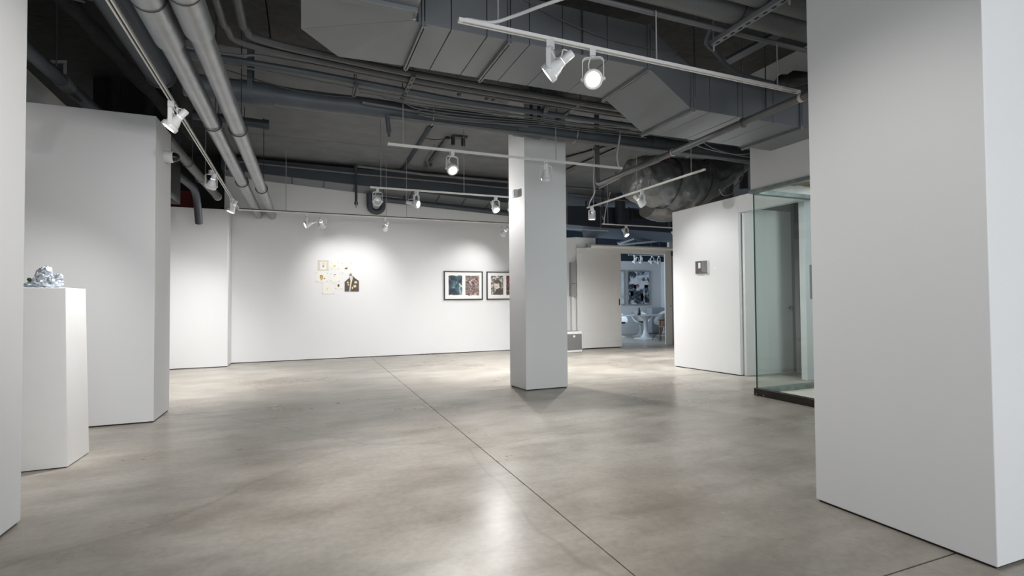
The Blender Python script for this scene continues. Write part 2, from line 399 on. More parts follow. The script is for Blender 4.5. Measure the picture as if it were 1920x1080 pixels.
# far room
struct('wall_far', MB().box((7.0, 15.05, 0), (12.0, 15.2, 2.52)), 'wall')
struct('wall_far_right', MB().box((11.85, 11.2, 0), (11.98, 15.05, 2.52)), 'wall')
struct('wall_far_left', MB().box((6.95, 11.5, 0), (7.05, 15.05, 2.4)), 'wall')
struct('trim_far_ceiling_band', MB().box((6.9, 15.05, 2.535), (12.8, 15.6, CZ)), 'blueint')

# ================================================================== CEILING SERVICES
# --- two silver pipes
def silver(x, xe, label, cys, rings):
    t = thing('drain_pipe', label, 'pipe', (x, 6.4, 2.955), group=None)
    def X(y): return x+(xe-x)*(y-3.4)/8.1
    MB().tube([(X(1.2), 1.2, 2.957), (X(11.5), 11.5, 2.955)], .074, 20).build('pipe_body', 'silver', t)
    for y0, y1 in cys:
        MB().tube([(X(y0), y0, 2.957), (X(y1), y1, 2.957)], .092, 20).build('coupling', 'silver', t)
        MB().tube([(X(y0-.01), y0+(y1-y0)*.45, 2.957), (X(y0), y0+(y1-y0)*.47, 2.957)], .095, 20).build('clamp_band', 'ring', t)
    for y in rings:
        MB().tube([(X(y), y, 2.957), (X(y), y+.13, 2.957)], .079, 20).build('sleeve', 'silver', t)
        rg = MB(); rg.tube(arc((X(y), y-.02, 2.957), .084, 0, 360, 24, 'xz'), .006, 6, caps=False)
        rg.tube([(X(y)+.03, y-.02, 3.03), (X(y)+.03, y-.02, CZ)], .005, 6); rg.build('hanger_ring', 'ring', t)
silver(-.822, -.832, 'left one of two silver painted drain pipes running to the back wall', [(3.0, 3.95)], [5.70, 8.35])
silver(-.622, -.588, 'right one of two silver painted drain pipes running to the back wall', [(2.9, 3.75)], [5.80, 8.75])
# thick dark duct beside them
t = thing('round_duct', 'thick dark grey round duct beside the left silver pipe', 'duct', (-1.27, 4, 3.42))
MB().tube([(-1.255, 1.2, 3.42), (-1.285, 5.80, 3.42)], .125, 20).build('duct_body', 'ductdark', t)
MB().tube([(-1.285, 5.80, 3.42), (-1.287, 5.85, 3.42)], [.135, .135], 20).build('end_collar', 'ring', t)
MB().tube([(-1.25, 5.4, 3.53), (-1.25, 5.4, CZ)], .005, 6).build('hanger_rod', 'ring', t)
# thin pipe over the left walls
t = thing('vent_pipe', 'dark grey pipe passing above the left wall and the alcove', 'pipe', (-1.9, 6, 3.12))
MB().tube([(-2.17, 4.2, 3.36), (-2.155, 7.72, 3.36)], .062, 14).build('pipe_body', 'ductdark', t)
MB().tube([(-1.46, 6.9, 3.10), (-1.43, 10.4, 3.10)], .062, 14).build('pipe_body', 'conduit', t)
MB().tube([(-2.16, 6.15, 3.36), (-2.16, 6.32, 3.36)], .071, 14).build('coupling', 'conduit', t)
MB().tube([(-1.43, 10.4, 3.10), (-1.43, 10.5, 3.10)], .070, 14).build('end_cap', 'rod', t)
for y in (8.0, 9.0):
    rg = MB(); rg.tube(arc((-1.448, y, 3.10), .070, 0, 360, 18, 'xz'), .006, 6, caps=False); rg.tube([(-1.39, y, 3.14), (-1.39, y, CZ)], .004, 6)
    rg.build('hanger_ring', 'rod' if y > 8.5 else 'conduit', t)
MB().tube([(-2.16, 6.05, 3.40), (-2.16, 6.05, CZ)], .005, 6).build('hanger_rod', 'conduit', t)
t = thing('stub_pipe', 'short dark pipe sloping behind the left wall top', 'pipe', (-1.7, 9, 3.0))
MB().tube(spline([(-1.86, 8.55, 3.16), (-1.72, 9.6, 3.13), (-1.70, 10.1, 3.05), (-1.70, 10.4, 2.6)]), .06, 12).build('pipe_body', 'ductdark', t)
tag(MB().bar((-2.24, 6.10, 3.50), (-2.12, 6.16, 3.545), .03, .02).bar((-2.13, 6.155, 3.54), (-2.13, 6.155, 3.42), .02, .02).build('metal_bracket', 'rod', None), 'small pale metal bracket lying above the left vent pipe', 'bracket')
# pipe loop with slotted strut, top left
t = thing('pipe_rack', 'slotted strut carrying a bent grey conduit at top left', 'pipe rack', (-1.9, 4.2, 3.6))
MB().tube(spline([(-1.72, 3.2, 3.55), (-1.75, 4.55, 3.55), (-1.68, 4.72, 3.55), (-1.40, 4.76, 3.55)], 6), .042, 12).build('conduit', 'conduit', t)
MB().tube(spline([(-1.86, 3.3, 3.52), (-1.90, 4.62, 3.52), (-1.84, 4.75, 3.52), (-1.55, 4.82, 3.52)], 6), .009, 8).build('thin_conduit', 'conduit', t)
st = MB(); st.box((-1.98, 3.62, 3.46), (-1.42, 3.68, 3.50)); st.build('strut', 'duct', t)
sl = MB()
for k in range(5): sl.box((-1.93+k*.11, 3.640, 3.457), (-1.875+k*.11, 3.660, 3.4605))
tag(sl.build('slots', 'gap', t), kind='stuff')
MB().tube([(-1.95, 3.65, 3.5), (-1.95, 3.65, CZ)], .005, 6).build('hanger_rod', 'conduit', t)
t = thing('plaster_pipe', 'lumpy black plastered pipe descending behind the left track', 'pipe', (-1.6, 6.5, 3.5))
MB().tube(spline([(-1.85, 5.2, 3.75), (-1.72, 6.0, 3.66), (-1.50, 7.2, 3.50), (-1.40, 7.9, 3.42)], 6), [.07+.012*math.sin(i*1.7) for i in range(19)], 12).build('pipe_body', 'black', t)
for k, (x, y) in enumerate([(-2.22, 7.84), (-1.86, 7.84)]):
    MB().tube([(x, y, 2.7), (x, y, CZ)], [.06, .07], 10).build('plaster_riser', 'black', t)
t = thing('cross_pipe', 'dark blue pipe crossing behind the silver pipes at left', 'pipe', (-1.1, 7.4, 3.55))
MB().tube([(-1.28, 7.4, 3.56), (-.45, 7.4, 3.53)], .06, 14).build('pipe_body', 'ductdark', t)
MB().tube([(-.50, 7.4, 3.53), (-.42, 7.4, 3.53)], .07, 14).build('coupling', 'ductdark', t)
MB().tube([(-1.0, 7.4, 3.6), (-1.0, 7.4, CZ)], .005, 6).build('hanger_rod', 'ring', t)

# --- big insulated pipe along the room, with the conduit below it
PY, PZ, PR_ = 6.02, 3.425, .108
t = thing('insulated_pipe', 'big slate blue jacketed pipe crossing above the white column', 'pipe', (2.5, PY, PZ))
segs = [(-1.12, -.62, .118), (-.62, -.30, .122), (-.30, 2.50, .106), (2.50, 2.62, .118), (2.62, 2.86, .118), (2.86, 4.55, .106), (4.55, 4.85, .118), (4.85, 6.9, .106)]
for k, (x0, x1, r) in enumerate(segs):
    n = max(2, int((x1-x0)/.12)); rr = [r*(1+.012*random.uniform(-1, 1)) for _ in range(n+1)]
    MB().tube([(x0+(x1-x0)*i/n, PY, PZ-.005*math.sin(i*.6)) for i in range(n+1)], rr, 20).build('pipe_jacket', 'insul', t)
def strap(x, parent, w=.05):
    s = MB(); P = arc((x, PY, PZ), .124, 200, 340, 12, 'yz')
    s.box((x-w/2, PY+.118, PZ), (x+w/2, PY+.124, CZ)); s.box((x-w/2, PY-.124, PZ), (x+w/2, PY-.118, CZ))
    for i in range(12):
        a = math.pi+math.pi*i/12; b = math.pi+math.pi*(i+1)/12
        q = [(x-w/2, PY+.124*math.cos(a), PZ+.124*math.sin(a)), (x+w/2, PY+.124*math.cos(a), PZ+.124*math.sin(a)), (x+w/2, PY+.124*math.cos(b), PZ+.124*math.sin(b)), (x-w/2, PY+.124*math.cos(b), PZ+.124*math.sin(b))]
        s.add(q, [(0, 1, 2, 3)])
    s.build('strap', 'insul', parent)
for x in (-.52, 2.78): strap(x, t)
for x in (1.42, 3.35):
    MB().tube(arc((x, PY, PZ), .112, 130, 290, 14, 'yz'), .006, 6).build('cable_tie', 'pvc', t)
MB().tube([(.98, PY-.115, PZ-.115), (6.9, PY-.115, PZ-.095)], .020, 12).build('conduit', 'conduit', t)
MB().tube([(.95, PY-.115, PZ-.115), (1.06, PY-.115, PZ-.115)], .028, 12).build('conduit_fitting', 'conduit', t)
s = MB(); s.tube([(.88, PY-.115, PZ-.10), (.90, PY-.115, PZ-.30)], .026, 10); s.tube([(.90, PY-.115, PZ-.30), (.90, PY-.115, PZ-.35)], .016, 8)
s.tube([(.88, PY-.115, PZ-.115), (1.0, PY-.115, PZ-.115)], .024, 10); s.build('sprinkler_drop', 'insul', t)

# --- conduits between duct and pipe
def run(name, label, pts, r, m='conduit', cat='conduit', n=10, group=None):
    o = MB().tube(pts, r, n).build(name, m, None, origin=pts[0])
    return tag(o, label, cat, group)
run('conduit', 'upper bent conduit coming forward then turning along the duct', spline([(-.64, 2.6, 3.62), (-.645, 4.7, 3.61), (-.62, 5.02, 3.60), (-.50, 5.22, 3.575), (.3, 5.26, 3.53), (1.5, 5.26, 3.485), (4.2, 5.26, 3.465)], 6), .030)
run('conduit', 'second bent conduit beside the upper one near the duct', spline([(-.485, 2.6, 3.62), (-.49, 4.72, 3.61), (-.47, 4.98, 3.605), (-.36, 5.12, 3.59), (.35, 5.15, 3.545), (1.5, 5.15, 3.50), (4.3, 5.15, 3.47)], 6), .036)
run('conduit', 'thin wavy grey conduit below the bent conduits', spline([(-1.3, 5.36, 3.53), (-.60, 5.36, 3.515), (-.38, 5.36, 3.545), (.35, 5.36, 3.53), (1.56, 5.36, 3.485), (4.3, 5.36, 3.47)], 6), .012)
run('conduit', 'slate blue conduit with a joint above the jacketed pipe', [(-1.3, 5.55, 3.565), (.05, 5.55, 3.532), (1.6, 5.55, 3.462), (4.6, 5.55, 3.46)], .032, 'insul')
run('conduit', 'thin black conduit hugging the slate blue conduit', spline([(-1.08, 5.62, 3.53), (-.5, 5.62, 3.515), (.36, 5.62, 3.475), (1.63, 5.62, 3.43), (4.6, 5.62, 3.41)], 4), .010)
run('conduit', 'lower grey conduit in the cluster over the jacketed pipe', [(.6, 5.84, 3.41), (1.7, 5.84, 3.37), (2.6, 5.84, 3.385)], .018)
for k in range(5):
    pts = [(.55+.25*k, 5.645+.020*k, 3.44-.018*k)] + [(x, 5.645+.020*k, 3.42-.020*k-(.012+.006*k)*math.sin((x-.8)*2.1)) for x in (1.2, 1.7, 2.2, 2.7, 3.2)] + [(3.9+.1*k, 5.645+.020*k, 3.47-.018*k)]
    run('cable', ['topmost', 'second', 'middle', 'fourth', 'lowest'][k]+' of the sagging grey cables beneath the conduits', spline(pts, 5), .007, 'conduit', 'cable', 6)
run('hanging_wire', 'thin black wire sagging from the slate blue conduit', spline([(-.7, 5.7, 3.50), (-.3, 5.7, 3.42), (.1, 5.7, 3.38), (.5, 5.7, 3.40)], 5), .005, 'ring', 'wire', 6)
def strut_hanger(label, x, y0, y1, z, x2=None):
    t = thing('strut_hanger', label, 'bracket', (x, (y0+y1)/2, z)); x2 = x if x2 is None else x2
    MB().bar((x, y0, z), (x2, y1, z), .042, .03).build('strut', 'conduit', t)
    d = MB()
    for k in range(5):
        u = .12+.18*k; X = x+(x2-x)*u; Y = y0+(y1-y0)*u
        d.box((X-.009, Y-.016, z-.0165), (X+.009, Y+.016, z-.0148))
    tag(d.build('slots', 'gap', t), kind='stuff')
    for u in (.06, .94):
        X = x+(x2-x)*u; Y = y0+(y1-y0)*u
        MB().tube([(X, Y, z-.03), (X, Y, CZ)], .006, 6).build('threaded_rod', 'conduit', t)
strut_hanger('slotted strut hanging left of the track rod under the conduits', .50, 5.46, 5.72, 3.43)
strut_hanger('slotted strut at the top of the second track rod', 1.02, 5.10, 5.76, 3.47)
strut_hanger('tilted slotted strut above the white column', 2.60, 5.30, 5.80, 3.44, 2.78)
strut_hanger('short slotted strut above the lamp on the column side', 2.95, 5.10, 5.78, 3.47)
t = thing('steel_post', 'flat grey post holding conduits above the white column', 'bracket', (2.84, 5.87, 3.4))
MB().box((2.83, 5.86, 3.56), (2.89, 5.90, CZ)).build('post', 'conduit', t)
MB().bar((2.60, 5.87, 3.56), (2.83, 5.88, 3.64), .03, .02).build('brace', 'conduit', t)
for k, x in enumerate((1.62, 1.95, 2.03)):
    tag(MB().bar((x, 5.30, 3.56), (x, 5.56, 3.53), .035, .02).build('cross_bar', 'conduit', None), ['leftmost', 'middle', 'rightmost'][k]+' of three short cross bars between the conduits', 'bracket')

# --- big rectangular duct
t = thing('rectangular_duct', 'large slate grey rectangular duct with elbow and step across the ceiling', 'duct', (2.5, 4.17, 3.3))
Y0, Y1, ZB, ZT = 3.805, 4.555, 3.305, 3.695
def sect(poly, z0=ZB, z1=ZT): MB().prism(poly, z0, z1).build('duct_panel', 'duct', t, bevel=.003)
sect([(-.02, 1.6), (.754, 1.6), (.754, 3.78), (-.02, 4.21)])
MB().hexa([(-.02, 4.21, ZB), (.754, 3.78, ZB), (.27, Y1, ZB-.012)], [(-.02, 4.21, ZT), (.754, 3.78, ZT), (.27, Y1, ZT)]).build('duct_panel', 'duct', t)
MB().hexa([(.27, Y1, ZB-.012), (.754, 3.78, ZB), (.84, Y0, ZB), (.84, Y1, ZB)], [(.27, Y1, ZT), (.754, 3.78, ZT), (.84, Y0, ZT), (.84, Y1, ZT)]).build('duct_panel', 'duct', t)
cuts = [.842, 1.055, 1.345, 1.538, 1.715, 2.02, 2.46, 2.895]
for a, b in zip(cuts, cuts[1:]): sect([(a+.003, Y0), (b-.003, Y0), (b-.003, Y1), (a+.003, Y1)])
Z2, ZT2 = 2.995, 3.395
MB().hexa([(2.898, Y0, ZB), (3.375, Y0, Z2), (3.375, Y1, Z2), (2.898, Y1, ZB)], [(2.898, Y0, ZT), (3.375, Y0, ZT2), (3.375, Y1, ZT2), (2.898, Y1, ZT)]).build('duct_panel', 'duct', t)
for a, b in zip([3.378, 3.60, 3.95, 4.42, 4.80], [3.60, 3.95, 4.42, 4.80, 5.243]): sect([(a+.003, Y0), (b-.003, Y0), (b-.003, Y1), (a+.003, Y1)], Z2, ZT2)
def flange(x, z0, z1):
    f = MB(); f.box((x-.020, Y0-.02, z0-.028), (x-.004, Y1+.02, z0+.002)); f.box((x+.004, Y0-.02, z0-.028), (x+.020, Y1+.02, z0+.002))
    f.box((x-.020, Y0-.024, z0), (x-.004, Y0+.002, z1)); f.box((x+.004, Y0-.024, z0), (x+.020, Y0+.002, z1))
    f.build('flange', 'duct', t, bevel=.002)
    for y in (Y0-.015, Y1+.015): MB().tube([(x, y, z0-.034), (x, y, z0+.01)], .009, 8).build('flange_bolt', 'silver', t)
for x in (.842, 1.538, 2.895): flange(x, ZB, ZT)
for x in (3.38, 4.80): flange(x, Z2, ZT2)
MB().box((.22, 3.60, ZB-.035), (.754, 3.66, ZB)).build('support_channel', 'duct', t, bevel=.003)
MB().tube([(.74, 3.66, ZB-.03), (.74, 3.66, ZB-.06)], .012, 8).build('flange_bolt', 'silver', t)
for x in (.79, 2.2, 3.40, 4.3):
    MB().tube([(x, Y0-.02, 3.3 if x < 3 else 3.1), (x, Y0-.02, CZ)], .006, 6).build('hanger_rod', 'ductdark', t)
run('hanging_wire', 'thin slack wire along the front of the rectangular duct', spline([(1.55, 3.77, 3.70), (1.9, 3.77, 3.57), (2.4, 3.77, 3.48), (2.85, 3.77, 3.47), (3.2, 3.77, 3.50)], 5), .004, 'conduit', 'wire', 6)

# --- two thick pipes upper right with slotted strut
for k, (y, lab) in enumerate([(2.94, 'nearer the duct'), (2.70, 'nearer the camera')]):
    t = thing('thick_pipe', 'thick grey insulated pipe at top right, the one '+lab, 'pipe', (3.4, y, 3.42))
    MB().tube([(1.6, y, 3.425), (3.05, y, 3.425)], .112, 20).build('pipe_jacket', 'conduit', t)
    MB().tube([(3.05, y, 3.425), (5.2, y, 3.425)], .108, 20).build('pipe_jacket', 'conduit', t)
    MB().tube(arc((3.05, y, 3.425), .114, 0, 360, 24, 'yz'), .005, 6, caps=False).build('jacket_seam', 'ring', t)
run('conduit', 'slim conduit under the thick pipes at top right', [(1.6, 3.08, 3.325), (5.2, 3.08, 3.325)], .020)
run('conduit', 'black conduit nearest the camera at the top right corner', [(2.4, 2.54, 3.36), (5.2, 2.54, 3.36)], .022, 'ductdark')
t = thing('slotted_strut', 'long slotted strut crossing under the thick pipes at top right', 'bracket', (3.07, 2.9, 3.28))
MB().box((3.045, 2.48, 3.268), (3.105, 3.24, 3.305)).build('strut', 'duct', t, bevel=.003)
d = MB()
for k in range(9): d.box((3.066, 2.53+k*.076, 3.2665), (3.084, 2.565+k*.076, 3.2685))
tag(d.build('slots', 'gap', t), kind='stuff')
MB().tube([(3.075, 3.20, 3.22), (3.075, 3.20, CZ)], .007, 8).build('threaded_rod', 'rod', t)
MB().tube([(3.075, 2.50, 3.22), (3.075, 2.50, CZ)], .007, 8).build('threaded_rod', 'rod', t)
run('flex_cable', 'black flexible cable curving down behind the front light track', spline([(2.93, 3.08, 3.32), (2.98, 3.18, 3.26), (3.17, 3.29, 3.27), (3.54, 3.51, 3.30), (3.80, 3.59, 3.30), (4.21, 3.62, 3.30), (4.9, 3.6, 3.30)], 7), .016, 'ductdark', 'cable')
run('beam_bar', 'dark square bar rising behind the front light track', [(3.55, 3.55, 3.36), (4.25, 2.9, 3.75)], .04, 'duct', 'beam', 4)
run('hanging_wire', 'thin black wire between the duct step and slotted strut', spline([(3.15, 3.75, 3.45), (3.5, 3.6, 3.40), (3.78, 3.70, 3.37)], 5), .005, 'ring', 'wire', 6)

# --- pipe running away from camera under the duct, with elbow up
t = thing('sprinkler_pipe', 'grey pipe running away under the duct to an upright elbow', 'pipe', (3.85, 4.6, 2.86))
xa = lambda y: 3.787+(y-2.95)*.038
MB().tube([(xa(2.9), 2.9, 2.86), (xa(6.3), 6.3, 2.86)], .034, 14).build('pipe_body', 'conduit', t)
w = MB().tube(spline([(3.86, 2.92, 2.87), (3.75, 2.70, 2.90), (3.95, 3.3, 3.15), (4.4, 3.4, 3.2), (4.8, 3.2, 3.3)], 6), [.05+.022*math.sin(i*2.1) for i in range(25)], 10)
w.build('plastic_wrap', 'black', t)
MB().tube([(xa(4.9), 4.9, 2.86), (xa(5.1), 5.1, 2.86)], .041, 14).build('coupling', 'conduit', t)
MB().tube([(xa(2.97), 2.97, 2.86), (xa(3.0), 3.0, 2.86)], .037, 14).build('tape', 'cream', t)
MB().tube([(xa(6.3), 6.26, 2.86), (xa(6.3), 6.34, 2.885), (xa(6.3), 6.36, 2.95), (xa(6.3), 6.36, CZ)], .036, 14).build('riser', 'conduit', t)
MB().tube([(xa(5.85), 5.85, 2.86), (xa(5.85), 5.85, 2.93)], .022, 10).build('outlet_tee', 'conduit', t)
rg = MB(); rg.tube(arc((xa(3.7), 3.62, 2.86), .042, 0, 360, 20, 'xz'), .006, 6, caps=False); rg.tube([(xa(3.7), 3.62, 2.9), (xa(3.7), 3.62, CZ)], .005, 6); rg.build('hanger_ring', 'conduit', t)
MB().tube(arc((xa(4.65), 4.65, 2.86), .037, 0, 360, 16, 'xz'), .005, 6, caps=False).build('cable_tie', 'pvc', t)

# --- wrapped duct on the right
t = thing('wrapped_duct', 'crumpled foil wrapped duct bulging above the right wall', 'duct', (6.3, 7.4, 3.3))
def blob(path, nu, nv, jit, name, seed):
    rnd = random.Random(seed); P = spline([p[:3] for p in path], nu); k = len(P); vs = []
    for i, p in enumerate(P):
        u = i/(k-1)*(len(path)-1); j = min(int(u), len(path)-2); f = u-j
        ry = path[j][3]*(1-f)+path[j+1][3]*f; rz = path[j][4]*(1-f)+path[j+1][4]*f
        for a in range(nv):
            an = 2*math.pi*a/nv; q = 1
            v0 = Vector((p.x, p.y+ry*math.cos(an), p.z+rz*math.sin(an)))
            q += jit*(1.6*noise.noise(v0*2.6)+1.3*(abs(noise.noise(v0*5.5))-.2)*2+.8*(abs(noise.noise(v0*12))-.2))
            vs.append((p.x+jit*.1*rnd.uniform(-1, 1), p.y+ry*q*math.cos(an), p.z+rz*q*math.sin(an)))
    fs = [(i*nv+a, i*nv+(a+1) % nv, (i+1)*nv+(a+1) % nv, (i+1)*nv+a) for i in range(k-1) for a in range(nv)]
    fs += [tuple(range(nv-1, -1, -1)), tuple(range((k-1)*nv, k*nv))]
    MB().add(vs, fs).build(name, 'wrap', t, smooth=50)
blob([(5.22, 7.5, 3.30, .20, .25), (5.34, 7.45, 3.29, .36, .38), (5.8, 7.4, 3.26, .42, .43), (6.5, 7.4, 3.28, .42, .42), (7.0, 7.4, 3.42, .40, .36), (7.6, 7.4, 3.75, .36, .26)], 14, 64, .075, 'foil_wrap', 3)
blob([(6.35, 8.5, 3.02, .25, .18), (6.7, 8.4, 3.04, .42, .28), (7.3, 8.3, 3.12, .42, .32), (7.9, 8.2, 3.2, .28, .22)], 12, 48, .08, 'foil_wrap', 5)
for x, z, ry in ((5.95, 3.26, .44), (6.62, 3.30, .43)):
    pts = [(x+.06*math.sin(a), 7.4+ry*math.cos(a), z+(ry+.005)*math.sin(a)) for a in [2*math.pi*i/28 for i in range(29)]]
    MB().tube(pts, .012, 6, caps=False).build('band', 'ring', t)
MB().tube([(6.0, 7.4, 3.7), (6.0, 7.4, CZ)], .01, 6).build('hanger_rod', 'ring', t)
tag(MB().tube(spline([(5.25, 7.1, 4.05), (5.30, 7.0, 3.78), (5.5, 6.95, 3.68), (5.75, 7.05, 3.70), (5.9, 7.2, 3.62)], 5), .018, 8).build('extension_cord', 'orange', None, origin=(5.5, 6.9, 3.7)), 'orange cord peeking out above the wrapped duct', 'cord')
tag(MB().lathe([(0, -.03), (.03, -.02), (.038, 0), (.02, .03), (0, .04)], 10, o=(6.06, 6.93, 3.64)).build('foam_lump', 'matboard', None, origin=(6.06, 6.93, 3.64)), 'small white foam lump in the torn foil', 'foam')
for k, (x, y, z0, r) in enumerate([(8.22, 8.5, 2.8, .09), (8.62, 8.6, 2.8, .10), (8.95, 8.5, 3.6, .09)]):
    run('riser_pipe', ['black upright pipe nearest the foil duct', 'rough black upright pipe in the middle of three', 'black upright pipe nearest the white soffit'][k],
        [(x, y, z0), (x, y, CZ)], r, 'ductdark' if k != 1 else 'insul', 'pipe')
run('hanging_cable', 'upper grey cable looping from the soffit to foil duct', spline([(7.35, 7.0, 3.95), (7.26, 7.0, 3.80), (7.13, 7.0, 3.50), (6.95, 7.0, 3.33), (6.74, 7.0, 3.26), (6.62, 7.0, 3.32)], 6), .012, 'conduit', 'cable', 8)
run('hanging_cable', 'lower pale cable looping below the soffit corner', spline([(7.33, 6.86, 4.05), (7.30, 6.86, 3.70), (7.18, 6.86, 3.33), (7.0, 6.86, 3.16), (6.97, 6.86, 3.06), (6.86, 6.86, 3.01), (6.74, 6.86, 3.01), (6.66, 6.86, 3.1)], 6), .011, 'rod', 'cable', 8)
for k in range(2):
    run('hanging_cable', ['left', 'right'][k]+' one of two thin wires across the jacketed pipe end', spline([(4.75+.3*k, 5.7+.06*k, 3.62), (5.2+.35*k, 5.80+.04*k, 3.42), (5.9+.4*k, 5.82+.04*k, 3.36), (6.4+.2*k, 5.82+.04*k, 3.42)], 6), .007, 'rod', 'cable', 6)

# --- beam along the back wall and pipework there
struct('beam_back', MB().hexa([(-1.45, 11.05, 3.74), (5.85, 11.05, 3.40), (5.85, 11.49, 3.28), (-1.45, 11.49, 3.71)], [(-1.45, 11.05, 3.985), (5.85, 11.05, 3.92), (5.85, 11.49, 3.92), (-1.45, 11.49, 3.985)]), 'ductdark')
bb = bpy.data.objects['beam_back']
for k in range(12):
    x = -1.4+k*.6; z = lambda x: 3.738-(x+1.45)*.0466
    x1 = x+.57
    MB().hexa([(x, 11.06, z(x)-.008), (x1, 11.06, z(x1)-.008), (x1, 11.48, z(x1)-.04-.0124*(x1+1.45)), (x, 11.48, z(x)-.04-.0124*(x+1.45))],
              [(x, 11.06, z(x)), (x1, 11.06, z(x1)), (x1, 11.48, z(x1)), (x, 11.48, z(x))]).build('soffit_panel', 'duct', bb)
run('conduit', 'long grey conduit along the back beam', [(-1.4, 11.0, 3.90), (.9, 11.0, 3.845), (5.8, 11.0, 3.78)], .022)
run('conduit', 'upper pipe along the back ceiling feeding two drops', [(1.0, 10.8, 3.955), (2.4, 10.8, 3.90), (6.8, 10.8, 3.885)], .030)
def drop(x, z0, z1, label):
    t = thing('sprinkler_drop', label, 'pipe', (x, 10.8, z1))
    MB().tube([(x, 10.8, z0), (x, 10.8, z1+.12)], .026, 12).build('pipe_body', 'ductdark', t)
    MB().tube([(x, 10.8, z0-.04), (x, 10.8, z0+.04)], .042, 12).build('tee', 'ductdark', t)
    h = MB(); h.tube([(x, 10.8, z1+.12), (x, 10.8, z1+.06)], .038, 12); h.tube([(x, 10.8, z1+.06), (x, 10.8, z1)], [.018, .006], 8); h.build('sprinkler_head', 'steel', t)
drop(.985, 3.955, 3.10, 'black sprinkler drop pipe in front of the white back wall')
drop(6.80, 3.885, 3.15, 'black sprinkler drop pipe right of the white column')
t = thing('trap_pipe', 'black pipe with a round bend high on the back wall', 'pipe', (1.4, 11.34, 3.2))
MB().tube([(1.31, 11.34, 3.52), (1.31, 11.34, 3.27)]+arc((1.45, 11.34, 3.27), .14, 180, 360, 12)+[(1.59, 11.34, 3.34)], .062, 14).build('bend', 'ductdark', t)
MB().tube([(1.56, 11.34, 3.415), (4.9, 11.34, 3.255)], .062, 14).build('pipe_body', 'ductdark', t)
MB().tube([(2.05, 11.34, 3.43), (2.05, 11.34, 3.55)], .022, 10).build('hanger', 'ductdark', t)
run('slab_rail', 'left dark channel fixed under the slab by the second track', [(1.90, 8.1, CZ-.03), (1.975, 11.2, CZ-.03)], .035, 'ductdark', 'channel', 4)
t = thing('slab_channel', 'short dark channel with small sensors under the slab', 'channel', (2.33, 9.4, CZ-.03))
MB().bar((2.31, 8.6, CZ-.025), (2.37, 10.2, CZ-.025), .07, .05).build('channel', 'ductdark', t)
for dx in (-.05, .06): MB().tube([(2.36+dx, 10.35, CZ), (2.36+dx, 10.35, CZ-.09)], [.03, .035], 10).build('sensor', 'steel', t)
t = thing('ceiling_bracket', 'black double cylinder bracket above the lit middle lamp', 'bracket', (2.43, 8.5, CZ-.1))
MB().box((2.36, 8.45, CZ-.04), (2.62, 8.6, CZ)).build('plate', 'ductdark', t)
for dx in (-.02, .16): MB().tube([(2.40+dx, 8.52, CZ-.04), (2.40+dx, 8.52, CZ-.17)], .035, 12).build('cylinder', 'ring', t)
run('hanging_wire', 'thin black wire strung between the slab channels', spline([(1.93, 8.7, CZ-.05), (2.1, 8.6, CZ-.08), (2.35, 8.5, CZ-.06)], 5), .006, 'ring', 'wire', 6)
run('hanging_wire', 'thin black wire drooping from the left slab channel', spline([(2.2, 9.1, CZ-.02), (2.12, 9.6, CZ-.2), (2.2, 9.9, CZ-.26), (2.33, 9.8, CZ-.08)], 5), .006, 'ring', 'wire', 6)
run('slab_rail', 'pale channel under the slab right of the column', [(4.75, 9.2, CZ-.04), (5.35, 7.6, CZ-.04)], .04, 'conduit', 'channel', 4)
run('slab_rail', 'long channel under the slab right of the column', [(5.25, 10.6, CZ-.04), (5.42, 7.9, CZ-.04)], .045, 'conduit', 'channel', 4)
run('slab_rail', 'thin pale bar below the slab beside the foil duct', [(6.2, 10.0, 3.72), (5.95, 8.2, 3.72)], .012, 'rod', 'channel', 6)
# --- far services above the door
t = thing('far_duct', 'big dark duct with a grille above the sliding door', 'duct', (8.2, 12.0, 3.4))
MB().hexa([(6.3, 11.9, 3.18), (7.4, 11.9, 3.14), (7.4, 12.8, 3.14), (6.3, 12.8, 3.18)], [(6.3, 11.9, 3.66), (7.2, 11.9, 3.70), (7.2, 12.8, 3.70), (6.3, 12.8, 3.66)]).build('duct_panel', 'ductdark', t)
MB().hexa([(7.4, 11.9, 3.14), (9.6, 11.9, 3.10), (9.6, 12.8, 2.95), (7.4, 12.8, 2.98)], [(7.2, 11.9, 3.70), (8.75, 11.9, 3.72), (8.75, 12.8, 3.72), (7.2, 12.8, 3.70)]).build('duct_panel', 'ductdark', t)
MB().hexa([(9.6, 11.9, 3.10), (11.5, 11.9, 3.0), (11.5, 12.8, 2.9), (9.6, 12.8, 2.95)], [(8.75, 11.9, 3.72), (11.5, 11.9, 3.15), (11.5, 12.8, 3.15), (8.75, 12.8, 3.72)]).build('duct_panel', 'ductdark', t)
MB().box((8.36, 11.86, 3.38), (8.80, 11.90, 3.72)).build('grille_frame', 'ductdark', t)
MB().box((8.42, 11.855, 3.44), (8.74, 11.865, 3.66)).build('grille', 'gap', t)
run('round_duct', 'dark round duct rising beside the far duct', [(7.9, 11.7, 3.2), (7.9, 11.7, CZ)], .14, 'ductdark', 'duct', 16)
fc = MB().tube([(5.9, 10.95, 3.755), (9.2, 10.95, 3.66), (11.0, 10.95, 3.6)], .022, 10)
for x in (6.9, 8.4, 10.0): fc.tube([(x, 10.95, 3.7), (x, 10.95, CZ)], .008, 6)
tag(fc.build('far_conduit', 'conduit', None, origin=(8, 10.95, 3.7)), 'grey conduit crossing above the sliding door', 'conduit')
run('blue_beam', 'pale blue lit beam slanting above the door opening', [(8.5, 12.6, 2.80), (10.6, 12.9, 3.06)], .05, 'cabinet', 'beam', 4)
